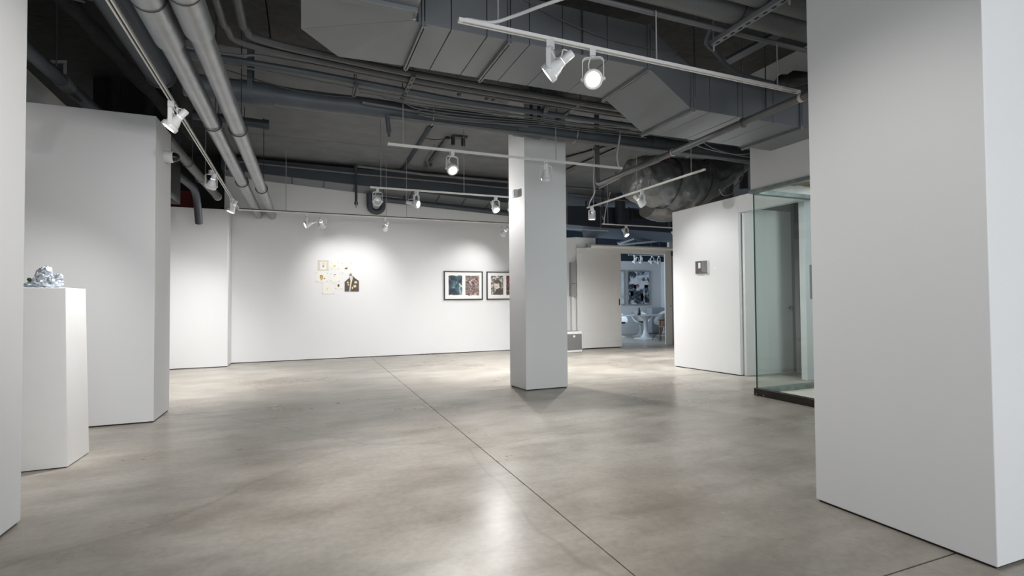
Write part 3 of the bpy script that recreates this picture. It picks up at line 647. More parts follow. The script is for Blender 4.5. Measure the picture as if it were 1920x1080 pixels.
run('blue_beam', 'short pale blue bar above the sliding door', [(8.35, 12.5, 2.80), (8.75, 12.3, 2.95)], .05, 'cabinet', 'beam', 4)
run('blue_beam', 'thin blue grey bar far behind the door rail', [(7.2, 13.5, 3.0), (8.2, 13.5, 2.92)], .03, 'blueint', 'beam', 4)
for k, (x, y) in enumerate([(7.0, 13.2), (7.55, 12.9), (9.3, 13.3), (9.9, 13.0), (10.6, 13.5)]):
    run('far_hanger', ['first', 'second', 'third', 'fourth', 'fifth'][k]+' thin upright hanger from the left above the door', [(x, y, 2.6), (x, y, CZ)], .02, 'blueint', 'hanger', 6)
run('far_riser', 'dark thick riser behind the sliding door rail', [(7.95, 13.2, 2.6), (7.95, 13.2, CZ)], .15, 'blueint', 'pipe', 14)

# ================================================================== TRACK LIGHTS
TZ = 2.94
def track(label, p, q, rods, z=TZ, rodtop=CZ, feed=None, capm='greyp'):
    p = Vector((*p, z)); q = Vector((*q, z)); mid = (p+q)/2
    t = thing('light_track', label, 'light track', mid)
    d = (q-p).normalized(); a = Vector((d.y, -d.x, 0))
    rl = MB(); rl.bar(p+Vector((0, 0, .019)), q+Vector((0, 0, .019)), .036, .006)
    for s in (-1, 1): rl.bar(p+a*s*.0125+Vector((0, 0, .008)), q+a*s*.0125+Vector((0, 0, .008)), .011, .016)
    rl.build('rail', 'track', t)
    MB().bar(p+Vector((0, 0, .0125)), q+Vector((0, 0, .0125)), .014, .007).build('slot', 'slot', t)
    for e, s in ((p, -1), (q, 1)): MB().bar(e+Vector((0, 0, .011)), e+d*s*.03+Vector((0, 0, .011)), .037, .023).build('end_cap', 'track', t, bevel=.002)
    for r in rods:
        zt = r[2] if len(r) > 2 else rodtop
        MB().tube([(r[0], r[1], z+.02), (r[0], r[1], zt)], .0055, 8).build('hanger_rod', 'rod', t)
    if feed: MB().tube(spline(feed, 6), .011, 8).build('feed_cable', 'pvc', t)
    return t
track('left light track running from the camera towards the back wall', (-1.0, 1.4), (-1.13, 10.78), [(-1.03, 3.0), (-1.10, 8.8)])
track('front light track hanging nearest the camera under the duct', (.915, 3.035), (3.84, 3.075), [(1.15, 3.04, 3.85), (2.39, 3.05, 3.33), (3.62, 3.07, 3.33)],
      feed=[(.93, 3.035, 2.965), (1.10, 3.03, 2.975), (1.24, 2.98, 3.02), (1.42, 2.80, 3.05), (1.8, 2.5, 3.12), (2.2, 2.5, 3.30)])
track('second light track passing in front of the white column', (.89, 5.75), (3.89, 5.75), [(1.03, 5.75, 3.46), (2.94, 5.75, 3.46)],
      feed=[(3.87, 5.75, 2.96), (3.85, 5.76, 3.12), (3.90, 5.77, 3.34), (3.94, 5.77, 3.6)])
track('third light track ending behind the white column', (.97, 8.05), (3.6, 8.05), [(1.10, 8.05), (2.43, 8.05)])
track('long light track along the back wall artworks', (-1.04, 10.27), (5.4, 10.33), [(1.51, 10.29), (1.91, 10.295), (-.30, 10.275), (4.11, 10.32)], z=2.845)
MB().tube([(-1.06, 10.25, 2.872), (5.4, 10.31, 2.872)], .0075, 8).build('dark_line', 'blackline', bpy.data.objects['light_track.004'])  # thin black line along the top of the track
track('right light track pointing away toward the back', (5.0, 5.43), (5.0, 8.46), [(5.0, 5.66), (5.0, 6.92), (5.0, 8.27)],
      feed=[(5.0, 8.44, 2.96), (5.0, 8.38, 3.06), (5.0, 8.22, 3.20), (5.0, 8.25, 3.45), (5.0, 8.2, 3.9)])
track('small light track in front of the sliding door', (6.42, 10.2), (8.62, 10.2), [(6.55, 10.2), (8.3, 10.2)],
      feed=[(6.44, 10.2, 2.96), (6.5, 10.2, 3.3), (6.62, 10.2, 3.7)])
track('bare light track far behind the pier', (6.1, 11.72), (7.5, 11.72), [(6.3, 11.72), (7.3, 11.72)], z=3.02)
track('light track inside the far room', (9.43, 13.5), (11.2, 13.5), [(9.6, 13.5), (11.0, 13.5)], z=2.575)

# shared lamp meshes
def yoke_mesh():
    mb = MB(); P = [(-.072, 0, -.215), (-.072, 0, -.10)] + arc((-.042, 0, -.088), .030, 180, 90, 5) + arc((.042, 0, -.088), .030, 90, 0, 5) + [(.072, 0, -.10), (.072, 0, -.215)]
    th, w = .0025, .016; vs = []; C = Vector((0, 0, -.15))
    for i, p in enumerate(P):
        p = Vector(p); t = (Vector(P[min(i+1, len(P)-1)])-Vector(P[max(i-1, 0)])).normalized(); n = Vector((t.z, 0, -t.x))
        vs += [p+n*th+Vector((0, w, 0)), p+n*th-Vector((0, w, 0)), p-n*th-Vector((0, w, 0)), p-n*th+Vector((0, w, 0))]
    k = len(P); fs = [(i*4+j, i*4+(j+1) % 4, (i+1)*4+(j+1) % 4, (i+1)*4+j) for i in range(k-1) for j in range(4)] + [(3, 2, 1, 0), tuple(range((k-1)*4, k*4))]
    mb.add(vs, fs)
    for s in (-1, 1): mb.lathe([(0, s*.066), (.010, s*.066), (.010, s*.084), (0, s*.085)], 10, axis='x', o=(0, 0, -.205))
    return mb.mesh('yoke', 'lamp')
ME = {}
ME['adapter'] = (lambda m: m.mesh('adapter', 'lamp'))(MB().box((-.020, -.024, -.050), (.020, .024, .002)).tube([(0, 0, -.05), (0, 0, -.060)], .012, 10))
ME['yoke'] = yoke_mesh()
ME['shade'] = MB().lathe([(.050, .030), (.066, .030), (.067, .024), (.067, 0), (.060, -.006), (.056, -.012), (.046, -.048), (.035, -.070), (.032, -.082), (.032, -.096), (.028, -.097)], 26, axis='y').mesh('shade', 'lamp')
ME['bezel'] = MB().lathe([(.049, .024), (.049, .033), (.062, .035), (.067, .030)], 26, axis='y').mesh('bezel', 'lamp')
ME['socket'] = MB().lathe([(0, -.097), (.026, -.097), (.028, -.102), (.028, -.172), (.024, -.180), (0, -.182)], 20, axis='y').mesh('socket', 'lamp')
def lens_mesh(m):
    mb = MB().lathe([(.050, .024), (.035, .029), (.018, .031), (.0005, .032)], 22, axis='y')
    if m == 'unlit':
        for r in (.014, .028, .042): mb.tube([(r*math.cos(a), .031-(r/.05)**2*.006, r*math.sin(a)) for a in [2*math.pi*i/20 for i in range(21)]], .0022, 5, caps=False)
    return mb.mesh('lens', m)
ME['lens_lit'] = lens_mesh('lit'); ME['lens_unlit'] = lens_mesh('unlit')
def part(name, me, parent, loc=(0, 0, 0), rx=0):
    o = bpy.data.objects.new(name, me); COL.objects.link(o); o.parent = parent; o.location = loc; o.rotation_euler = (rx, 0, 0); return o
def lamp(label, x, y, aim, lit=True, w=1., z=TZ, size=100, blend=1, col=(1, .982, .958), group=None, yaw_add=0):
    aim = Vector(aim).normalized(); yaw = math.atan2(-aim.x, aim.y)+yaw_add; el = math.asin(-aim.z)
    t = thing('track_spotlight', label, 'spotlight', (x, y, z), yaw, group)
    part('adapter', ME['adapter'], t); part('yoke', ME['yoke'], t)
    pv = (0, 0, -.205)
    sh = part('shade', ME['shade'], t, pv, -el); part('bezel', ME['bezel'], sh); part('socket', ME['socket'], t, pv, -el)
    part('lens', ME['lens_lit' if lit else 'lens_unlit'], sh)
    R = Matrix.Rotation(-el, 3, 'X'); e = Vector(pv)+R@Vector((0, -.168, .026)); e2 = Vector(pv)+R@Vector((0, -.145, .060))
    c = MB().tube(spline([(.012, .004, -.045), (.030, -.02, -.10), (Vector((.03, -.05, -.15))+e2)/2, e2, e], 6), .0042, 6)
    part('cable', c.mesh('cable', 'lamp'), t)
    if lit and w > 0:
        l = bpy.data.lights.new('beam', 'SPOT'); l.energy = SPOT_W*w; l.spot_size = math.radians(size); l.spot_blend = blend
        l.shadow_soft_size = .035; l.color = col
        o = bpy.data.objects.new('beam', l); COL.objects.link(o); o.parent = t
        o.location = Vector(pv)+R@Vector((0, .045, 0)); o.rotation_euler = (math.pi/2-el, 0, 0)
    return t
lamp('lit white spotlight turned left on the front track', 1.523, 3.04, (-.66, .52, -.6), w=.48)
lamp('lit white spotlight glaring at the camera on the front track', 1.849, 3.045, (-.50, -.86, -.46), w=.5)
lamp('lit white spotlight in the middle of the second track', 1.593, 5.75, (.10, -.69, -.66), w=1.0)
lamp('unlit white spotlight hanging before the white column', 2.80, 5.75, (.25, .55, -1.3), False)
lamp('unlit white spotlight at the left end of the third track', 1.05, 8.05, (-.10, -.9, -.28), False)
lamp('lit white spotlight turned right on the third track', 1.65, 8.05, (.72, -.62, -.22), w=.55)
lamp('lit white spotlight tilted down left of the column', 2.98, 8.05, (.18, -.61, -.75), w=.7, size=130)
lamp('white spotlight half hidden by the left edge of the column', 3.26, 8.05, (-.45, .6, -1.1), w=1.7, size=130)
lamp('lit white spotlight facing left on the back wall track', .053, 10.28, (-.89, -.12, -.42), w=.3, z=2.845)
lamp('white spotlight beside the left facing one, aimed at the drawings', .325, 10.28, (.40, 1.2, -1.0), w=.14, z=2.845, size=88, blend=1)
lamp('white spotlight aimed at the back wall between drawings and photographs', 1.48, 10.29, (-.40, 1.2, -1.0), w=.12, z=2.845, size=88, blend=1)
lamp('white spotlight beside the column, aimed at the framed photographs', 3.99, 10.32, (-.45, 1.2, -1.05), w=.2, z=2.845, size=88, blend=1)
lamp('lit white spotlight pointing straight down on the right track', 5.0, 8.33, (-.02, .10, -1), w=2.0, size=150)
lamp('white spotlight on the right track aimed at the small picture', 5.0, 6.79, (1.22, -.12, -1.0), size=85, blend=1, w=.15)
lamp('lit white spotlight left on the track by the sliding door', 7.05, 10.2, (.18, -.61, -.75), w=1.3)
lamp('lit white spotlight at the edge of the right wall', 8.5, 10.2, (.18, -.61, -.75), w=1.3)
lamp('lit white spotlight above the security camera on the left track', -1.053, 5.147, (-.62, -.05, -.80), w=.8)
lamp('second white spotlight from the camera on the left track', -1.122, 7.683, (-.25, .35, -.75), w=1.0, size=130)
lamp('last white spotlight at the end of the left track', -1.115, 9.63, (-.35, -.05, -.80), w=.8, size=130)
for k, (x, az) in enumerate([(9.62, (-.4, .3, -.9)), (9.86, (0, .2, -1)), (10.30, (.1, -.9, -.3)), (10.56, (.3, -.9, -.35))]):
    lamp(['leftmost', 'second from the left', 'third from the left', 'rightmost'][k]+' of four spotlights in the far room', x, 13.5, az, k == 1, 0, z=2.575)
# unseen spots added out of frame to light the near walls, floor and column
for k, (x, y, a) in enumerate([(-.2, 1.9, (-.45, .88, -.32)), (.6, 1.0, (.15, .8, -.75)), (1.0, 1.5, (1, .12, -.75))]):
    l = bpy.data.lights.new('fill_spot', 'SPOT'); l.energy = SPOT_W*(.40, .72, .16)[k]; l.spot_size = math.radians(75); l.spot_blend = .9; l.shadow_soft_size = .05; l.color = (1, .97, .93)
    o = bpy.data.objects.new('fill_spot', l); COL.objects.link(o); o.location = (x, y, 2.75); o.rotation_euler = Vector(a).to_track_quat('-Z', 'Y').to_euler()

# ================================================================== OBJECTS
# pedestal and sculpture
pd = MB(); pd.hexa([(-1.935, 4.79, .006), (-1.618, 4.80, .006), (-1.612, 5.198, .006), (-1.935, 5.20, .006)], [(-1.935, 4.79, 1.333), (-1.640, 4.80, 1.333), (-1.648, 5.20, 1.333), (-1.935, 5.20, 1.333)])
t = thing('pedestal', 'tall white square pedestal beside the left wall', 'pedestal', (-1.79, 5.0, 0))
pd.build('plinth_body', 'pedestal', t, bevel=.003)
MB().box((-1.925, 4.80, 0), (-1.63, 5.19, .006)).build('shadow_gap', 'gap', t)
MB().box((-1.72, 4.7988, 1.315), (-1.70, 4.8, 1.321)).build('number_tag', 'greyp', t)
t = thing('sculpture', 'crumpled silver white sculpture with dark green ball on the pedestal', 'sculpture', (-1.83, 4.98, 1.333))
def lump(c, r, seed, jit=.26, nu=18, nv=26, flat=None):
    rnd = random.Random(seed); vs = []
    ph = [(rnd.uniform(1.5, 5), rnd.uniform(1.5, 5), rnd.uniform(0, 6), rnd.uniform(.3, 1)) for _ in range(6)]
    for i in range(nu+1):
        th = math.pi*i/nu
        for j in range(nv):
            p = 2*math.pi*j/nv; q = 1+jit*sum(w*math.sin(a*th*1.3+b2*round(1)*math.cos(p+s)*1.6+s) for a, b2, s, w in ph)/3+rnd.uniform(-jit, jit)*.22
            q += jit*1.3*(abs(noise.noise(Vector((c[0]+.08*math.sin(th)*math.cos(p), c[1]+.08*math.sin(th)*math.sin(p), c[2]+.08*math.cos(th)))*28))-.18)*2
            z = c[2]+r[2]*q*math.cos(th)
            if flat is not None: z = max(z, flat)
            vs.append((c[0]+r[0]*q*math.sin(th)*math.cos(p), c[1]+r[1]*q*math.sin(th)*math.sin(p), z))
    fs = [(i*nv+j, (i+1)*nv+j, (i+1)*nv+(j+1) % nv, i*nv+(j+1) % nv) for i in range(nu) for j in range(nv)]
    return vs, fs
mb = MB()
for c, r, sd in (((-1.815, 4.99, 1.375), (.078, .06, .055), 1), ((-1.835, 4.99, 1.43), (.048, .04, .052), 2), ((-1.828, 4.98, 1.468), (.036, .03, .030), 8),
                 ((-1.745, 4.98, 1.42), (.026, .028, .028), 4), ((-1.90, 4.97, 1.358), (.052, .035, .022), 5), ((-1.775, 4.98, 1.385), (.045, .045, .045), 6), ((-1.875, 4.98, 1.375), (.05, .04, .035), 7)):
    v, f = lump(c, r, sd, flat=1.334); mb.add(v, f)
mb.build('foil_body', 'sculpt', t, smooth=25)
MB().lathe([(.0005, -.0135)]+[(.0135*math.cos(a), .0135*math.sin(a)) for a in [math.radians(x) for x in range(-70, 71, 20)]]+[(.0005, .0135)], 16, o=(-1.912, 4.95, 1.398)).build('green_ball', 'green', t)

# security camera, junction box
t = thing('security_camera', 'white security camera with black dome on the left wall end', 'security camera', (-1.405, 6.57, 2.80))
MB().lathe([(0, 0), (.062, 0), (.066, .012), (.064, .075), (.058, .085), (0, .085)], 24, axis='x', o=(-1.405, 6.57, 2.805)).build('housing', 'plastic', t)
MB().lathe([(.052, .085), (.050, .105), (.040, .128), (.022, .142), (.0005, .147)], 24, axis='x', o=(-1.405, 6.57, 2.805)).build('dome', 'domeblack', t)
t = thing('junction_box', 'small grey junction box on the left face of white column', 'junction box', (2.72, 6.55, 2.68))
MB().box((2.68, 6.505, 2.63), (2.735, 6.585, 2.735)).build('box_body', 'plastic', t, bevel=.004)
MB().box((2.676, 6.512, 2.638), (2.682, 6.578, 2.727)).build('cover_plate', 'cabinet', t)

# drawings pinned to the back wall
def sheet(label, x0, x1, z0, z1, m='paper', marks=(), y=11.494, rot=0.):
    t = thing('pinned_drawing', label, 'drawing', ((x0+x1)/2, 11.5, (z0+z1)/2), group='drawings pinned to the back wall')
    sh = MB().box((x0, y, z0), (x1, y+.003, z1)).build('sheet', m, t)
    p = MB()
    for k, (ax, az) in enumerate(((x0, z0), (x1, z0), (x0, z1), (x1, z1))):
        sx = .012 if ax == x0 else -.012; sz = .012 if az == z0 else -.012
        MB().tube([(ax+sx, y, az+sz), (ax+sx, y-.008, az+sz)], .007, 8).build('pin', 'pin', t)
    for k, (poly, mm) in enumerate(marks):
        MB().hexa([(a, y-.0005-.0004*k, b) for a, b in poly], [(a, y+.0015, b) for a, b in poly]).build('drawn_motif', mm, sh)
    return t
def ell(cx, cz, rx, rz, n=12, j=.0, sd=0):
    r = random.Random(sd); return [(cx+rx*math.cos(2*math.pi*i/n)*(1+j*r.uniform(-1, 1)), cz+rz*math.sin(2*math.pi*i/n)*(1+j*r.uniform(-1, 1))) for i in range(n)]
sheet('top left beige drawing of a small vase on the back wall', .275, .490, 1.855, 2.075, 'paper2', [([(.325, 1.885), (.44, 1.885), (.44, 2.04), (.325, 2.04)], 'paper'), (ell(.385, 1.955, .022, .03, 10, .3, 1), 'greyp'), (ell(.39, 2.0, .03, .03, 10, .3, 2), 'paper2')])
sheet('ivory drawing of a pale yellow disc between vase and bird', .53, .70, 1.89, 2.04, 'paper', [(ell(.607, 1.955, .030, .030), 'patch')])
sheet('ivory drawing of a small dark bird right of the yellow disc', .755, .955, 1.80, 2.03, 'paper', [(ell(.845, 1.91, .03, .022, 9, .45, 3), 'ink'), (ell(.865, 1.93, .012, .02, 8, .3, 4), 'ochre')])
sheet('ivory drawing of a round ochre face below the vase', .235, .475, 1.62, 1.815, 'paper', [(ell(.350, 1.715, .035, .045, 12, .1, 5), 'ochre'), (ell(.345, 1.75, .028, .010), 'ink'), (ell(.405, 1.69, .014, .012, 8, .3, 6), 'ink'), (ell(.35, 1.662, .014, .008), 'ink')])
sheet('ivory drawing of a tiny grey cap in the middle row', .53, .715, 1.63, 1.805, 'paper', [(ell(.612, 1.775, .026, .014, 9, .2, 7), 'greyp'), (ell(.60, 1.74, .009, .009), 'greyp')])
sheet('small ivory drawing of a dark oval beside the jacket', .625, .755, 1.47, 1.60, 'paper', [(ell(.688, 1.545, .026, .034), 'ochre'), (ell(.688, 1.545, .019, .027), 'ink')])
sheet('faint ivory drawing at the bottom left of the drawings', .365, .595, 1.365, 1.60, 'paper', [(ell(.47, 1.475, .012, .03, 8, .4, 8), 'paper2')])
t = thing('jacket_collage', 'dark jacket cut-out with yellow patches right of the drawings', 'collage', (.96, 11.5, 1.6), group=None)
jk = [(.815, 1.418), (1.105, 1.418), (1.105, 1.645), (1.03, 1.70), (.985, 1.745), (.955, 1.765), (.915, 1.765), (.90, 1.70), (.815, 1.625)]
MB().hexa([(a, 11.488, b) for a, b in jk], [(a, 11.497, b) for a, b in jk]).build('jacket', 'cloth', t)
jt = t.children[0]
for poly, m, nm in (([(.905, 1.42), (.925, 1.42), (.955, 1.60), (.985, 1.72), (.95, 1.775), (.90, 1.765), (.93, 1.65)], 'paper2', 'shirt_front'),
                ([(1.01, 1.59), (1.07, 1.595), (1.065, 1.64), (1.01, 1.635)], 'patch', 'patch'), ([(.995, 1.50), (1.05, 1.51), (1.045, 1.56), (.995, 1.555)], 'patch', 'patch'),
                ([(.86, 1.59), (.895, 1.60), (.89, 1.63), (.855, 1.62)], 'patch', 'patch'), ([(.875, 1.545), (.905, 1.55), (.90, 1.58), (.872, 1.575)], 'patch', 'patch'),
                ([(.96, 1.47), (.985, 1.475), (.98, 1.52), (.957, 1.515)], 'patch', 'patch'), ([(.915, 1.755), (.96, 1.76), (.955, 1.795), (.91, 1.79)], 'greyp', 'collar')):
    MB().hexa([(a, 11.4865, b) for a, b in poly], [(a, 11.4885, b) for a, b in poly]).build(nm, m, jt)

# framed photographs
art_blue = art_mat('blue_print', [(.30, (18, 24, 30)), (.50, (38, 58, 70)), (.62, (70, 105, 118)), (.72, (190, 205, 200))], 7, .6)
art_pink = art_mat('grey_pink_print', [(.33, (38, 34, 34)), (.46, (110, 108, 100)), (.55, (150, 120, 118)), (.66, (215, 185, 180))], 9, 2.2)
art_grey = art_mat('grey_print', [(.35, (60, 58, 60)), (.5, (120, 116, 114)), (.65, (215, 208, 195))], 10, 1.8)
art_red = art_mat('brown_red_print', [(.35, (30, 24, 24)), (.5, (90, 50, 40)), (.68, (170, 140, 130))], 12, 1.6)
skin = mat('pale_print_tone', (.66, .58, .50), .7, var=.12, scale=40)
def torn(x0, x1, z0, z1, sd, n=8, j=.010):
    r = random.Random(sd); P = []
    for i in range(n): P.append((x0+(x1-x0)*i/n, z0+r.uniform(-j, j)))
    for i in range(n): P.append((x1+r.uniform(-j, j)*.6, z0+(z1-z0)*i/n))
    for i in range(n): P.append((x1-(x1-x0)*i/n, z1+r.uniform(-j, j)*.7))
    for i in range(n): P.append((x0+r.uniform(-j, j)*.4, z1-(z1-z0)*i/n))
    return P
def frame(label, x0, x1, z0, z1, prints):
    t = thing('framed_photographs', label, 'framed picture', ((x0+x1)/2, 11.48, (z0+z1)/2), group=None)
    b = .022
    for a, c in (((x0, z1-b), (x1, z1)), ((x0, z0), (x1, z0+b)), ((x0, z0+b), (x0+b, z1-b)), ((x1-b, z0+b), (x1, z1-b))):
        MB().box((a[0], 11.455, a[1]), (c[0], 11.498, c[1])).build('frame_bar', 'blkframe', t)
    mbd = MB().box((x0+b, 11.475, z0+b), (x1-b, 11.495, z1-b)).build('mat_board', 'matboard', t)
    for poly, m in prints:
        MB().hexa([(a, 11.472, c) for a, c in poly], [(a, 11.476, c) for a, c in poly]).build('print', m, mbd)
    return mbd
frame('black framed pair of prints, blue and pinkish grey, left of two frames', 2.975, 3.906, 1.222, 1.886, [(torn(3.085, 3.405, 1.335, 1.782, 1), art_blue), (torn(3.485, 3.815, 1.325, 1.785, 2), art_pink)])
f2 = frame('black framed pair with a portrait print, half behind the column', 4.006, 4.937, 1.222, 1.886, [(torn(4.115, 4.425, 1.335, 1.785, 3, j=.004), art_grey), (torn(4.505, 4.825, 1.335, 1.785, 4), art_red)])
for k, (poly, m) in enumerate([(ell(4.265, 1.57, .075, .10, 14), skin), (ell(4.275, 1.645, .085, .050, 12, .1, 2), 'ink'), ([(4.18, 1.337), (4.42, 1.337), (4.42, 1.44), (4.33, 1.50), (4.24, 1.46)], 'cloth'), (ell(4.345, 1.585, .022, .085, 10, .1, 3), 'ink'), (ell(4.245, 1.605, .018, .006, 8), 'ink'), (ell(4.243, 1.528, .024, .006, 8), 'ink')]):
    MB().hexa([(a, 11.4710-.0003*k, c) for a, c in poly], [(a, 11.4722, c) for a, c in poly]).build('portrait_shape', m, f2)

# small picture on the right wall
ang = math.atan2(D.x, -D.y)
t = thing('small_picture', 'small dark canvas of a room corner on right wall', 'picture', (*RP(.66, -.0), 1.74), 0)
def W3(s, d, z): x, y = RP(s, -d); return (x, y, z)
def wbox(s0, s1, d0, d1, z0, z1, name, m, par):
    MB().hexa([W3(s0, d0, z0), W3(s1, d0, z0), W3(s1, d1, z0), W3(s0, d1, z0)], [W3(s0, d0, z1), W3(s1, d0, z1), W3(s1, d1, z1), W3(s0, d1, z1)]).build(name, m, par)
wbox(.536, .785, 0, .036, 1.632, 1.846, 'stretcher', 'matboard', t)
dk = mat('dim_violet_grey_paint', (.085, .078, .088), .7, var=.12, scale=18); dk2 = mat('mid_violet_grey_paint', (.19, .18, .185), .7, var=.3, scale=7); dkf = mat('brown_grey_paint', (.13, .10, .09), .7, var=.2, scale=14)
def wpoly(pts, d, name, m):
    MB().hexa([W3(s, d, z) for s, z in pts], [W3(s, d-.002, z) for s, z in pts]).build(name, m, t)
wpoly([(.536, 1.632), (.785, 1.632), (.785, 1.846), (.536, 1.846)], .038, 'painted_wall', dk)
wpoly([(.665, 1.668), (.785, 1.645), (.785, 1.846), (.665, 1.846)], .039, 'painted_side_wall', dk2)
wpoly([(.575, 1.638), (.785, 1.634), (.785, 1.648), (.665, 1.670)], .0395, 'painted_floor', dkf)
wpoly([(.600, 1.722), (.645, 1.728), (.645, 1.815), (.600, 1.818)], .040, 'painted_window', 'paper')
t = thing('wall_label', 'tiny white caption card right of the small picture', 'label', (*RP(.91, 0), 1.71))
wbox(.875, .945, 0, .003, 1.70, 1.725, 'card', 'matboard', t)

# air purifier, wall control, wire cover
t = thing('air_purifier', 'white box purifier with grey front on the floor by sliding door', 'air purifier', (5.77, 10.47, 0))
MB().box((5.545, 10.42, .0), (5.965, 10.62, .475)).build('housing', 'plastic', t, bevel=.012)
MB().box((5.575, 10.408, .06), (5.945, 10.42, .42)).build('front_grille', 'grille', t, bevel=.004)
MB().box((5.72, 10.402, .345), (5.77, 10.408, .39)).build('badge', 'plastic', t)
MB().box((5.60, 10.45, .475), (5.90, 10.58, .49)).build('control_top', 'greyp', t, bevel=.004)
t = thing('wall_speaker', 'tall narrow grey panel fixed beside the sliding door', 'panel', (6.03, 10.95, 1.7))
MB().prism([(5.968, 10.915), (6.085, 10.905), (6.10, 11.01), (6.0, 11.10)], 1.285, 1.585).build('lower_panel', 'greyp', t)
MB().prism([(5.968, 10.915), (6.085, 10.905), (6.10, 11.01), (6.0, 11.10)], 1.60, 2.105).build('upper_panel', 'greyp', t)
tag(MB().prism([(5.99, 10.95), (6.06, 10.945), (6.09, 11.02), (6.02, 11.08)], .0, 1.28).build('cable_cover', 'plastic', None, origin=(6.03, 11, 0)), 'white cable cover running down from the grey panel', 'cable cover')

t = thing('blue_picture', 'pale blue framed picture seen through the glass on the corridor wall', 'picture', (7.15, 5.4, 1.45))
MB().box((6.955, 5.375, 1.225), (7.42, 5.398, 1.69)).build('picture_sheet', 'cabinet', t)
for a, c in (((6.94, 1.675), (7.435, 1.70)), ((6.94, 1.21), (7.435, 1.235)), ((6.94, 1.235), (6.965, 1.675)), ((7.41, 1.235), (7.435, 1.675))):
    MB().box((a[0], 5.365, a[1]), (c[0], 5.398, c[1])).build('frame_bar', 'greyp', t)

# ------------------------------------------------------------ far room
def canvas(label, x0, x1, z0, z1, m, extra=()):
    t = thing('painting', label, 'painting', ((x0+x1)/2, 15.03, (z0+z1)/2))
    cv = MB().box((x0, 15.0, z0), (x1, 15.05, z1)).build('canvas', m, t)
    b = .03
    for a, c in (((x0-b, z1), (x1+b, z1+b)), ((x0-b, z0-b), (x1+b, z0)), ((x0-b, z0), (x0, z1)), ((x1, z0), (x1+b, z1))):
        MB().box((a[0], 14.985, a[1]), (c[0], 15.05, c[1])).build('frame_bar', 'greyp', t)
    for poly, mm in extra:
        MB().hexa([(a, 14.9965, c) for a, c in poly], [(a, 15.001, c) for a, c in poly]).build('brush_patch', mm, cv)
    return t
ab = art_mat('abstract_white_grey_paint', [(.34, (30, 34, 40)), (.45, (105, 112, 122)), (.52, (205, 212, 220)), (.7, (238, 240, 244))], 2.6, 1.4)
ab2 = art_mat('abstract_dark_grey_paint', [(.35, (22, 26, 32)), (.55, (82, 90, 100)), (.7, (190, 198, 208))], 4.5, 1.6)
ab3 = art_mat('pale_abstract_paint', [(.3, (170, 180, 192)), (.6, (222, 228, 236))], 3, 1)
pk = mat('dull_pink_paint', (.30, .14, .17), .7, var=.4, scale=12)
canvas('large abstract black and white painting in the far room', 10.42, 11.30, 1.03, 2.16, ab,
       [(torn(10.44, 10.74, 1.15, 1.72, 5, j=.03), ab2), (torn(10.72, 11.05, 1.12, 1.48, 6, j=.03), ab2), (torn(11.10, 11.29, 1.08, 1.70, 7, j=.03), ab2), (torn(10.66, 10.78, 1.56, 1.70, 8, j=.02), pk),
        (torn(11.02, 11.28, 1.86, 1.885, 9, j=.006), 'ink'), (torn(10.54, 10.66, 1.95, 2.12, 10, j=.03), ab2), (torn(10.96, 11.25, 1.60, 1.84, 11, j=.01), 'matboard'), (torn(10.57, 10.82, 1.72, 1.90, 12, j=.03), 'matboard'), (ell(11.0, 1.28, .06, .13), 'matboard'), (ell(10.57, 1.40, .055, .10), 'matboard')])
canvas('pale painting partly hidden by the sliding door', 9.3, 10.24, 1.03, 2.16, ab3)
# tulip table
def tulip_base(r, h, rn, o=(0, 0, 0)): return [(0, 0), (r, 0), (r, .010), (r*.75, .022), (r*.42, .050), (rn*1.5, .12), (rn, .26*h/.7), (rn*.9, h*.55), (rn*1.2, h*.8), (rn*2.6, h*.96), (rn*4, h)]
t = thing('tulip_table', 'white oval pedestal table in the far room', 'table', (9.55, 13.1, 0))
tp = MB(); n = 40
ring = lambda k, z: [(k*1.02*math.cos(2*math.pi*i/n), k*.56*math.sin(2*math.pi*i/n), z) for i in range(n)]
vs = ring(.93, .700)+ring(1, .712)+ring(1, .718)+ring(.985, .722)
tp.add(vs, [(i+n*k, (i+1) % n+n*k, (i+1) % n+n*(k+1), i+n*(k+1)) for k in range(3) for i in range(n)]+[tuple(range(n-1, -1, -1)), tuple(range(3*n, 4*n))])
tp.build('tabletop', 'tulip', t, local=True)
MB().lathe(tulip_base(.36, .70, .062), 28, o=(.13, -.05, 0)).build('pedestal_base', 'tulip', t, local=True)
def shell(seat_z, w, hb, arm, m, parent, name='seat_shell'):
    mb = MB(); nu, nv = 9, 24; vs = []
    for side in (0, 1):
        for i in range(nu+1):
            u = i/nu
            for j in range(nv):
                a = 2*math.pi*j/nv; back = (1-math.sin(a))/2          # back towards -y
                rim = arm*(min(1, back*1.9))+(hb-arm)*max(0, (back-.55)/.45)**1.2
                r = w*(u**.6)*(1+.10*rim*u**3); z = seat_z+rim*max(0, (u-.45)/.55)**1.4 + (0 if side == 0 else -.014)
                vs.append((r*math.cos(a), r*.92*math.sin(a), z))
    o = (nu+1)*nv
    fs = []
    for s in (0, 1):
        fs += [(s*o+i*nv+j, s*o+i*nv+(j+1) % nv, s*o+(i+1)*nv+(j+1) % nv, s*o+(i+1)*nv+j) for i in range(nu) for j in range(nv)]
    fs += [(nu*nv+j, nu*nv+(j+1) % nv, o+nu*nv+(j+1) % nv, o+nu*nv+j) for j in range(nv)]
    mb.add(vs, fs); return mb.build(name, m, parent, local=True, smooth=60)
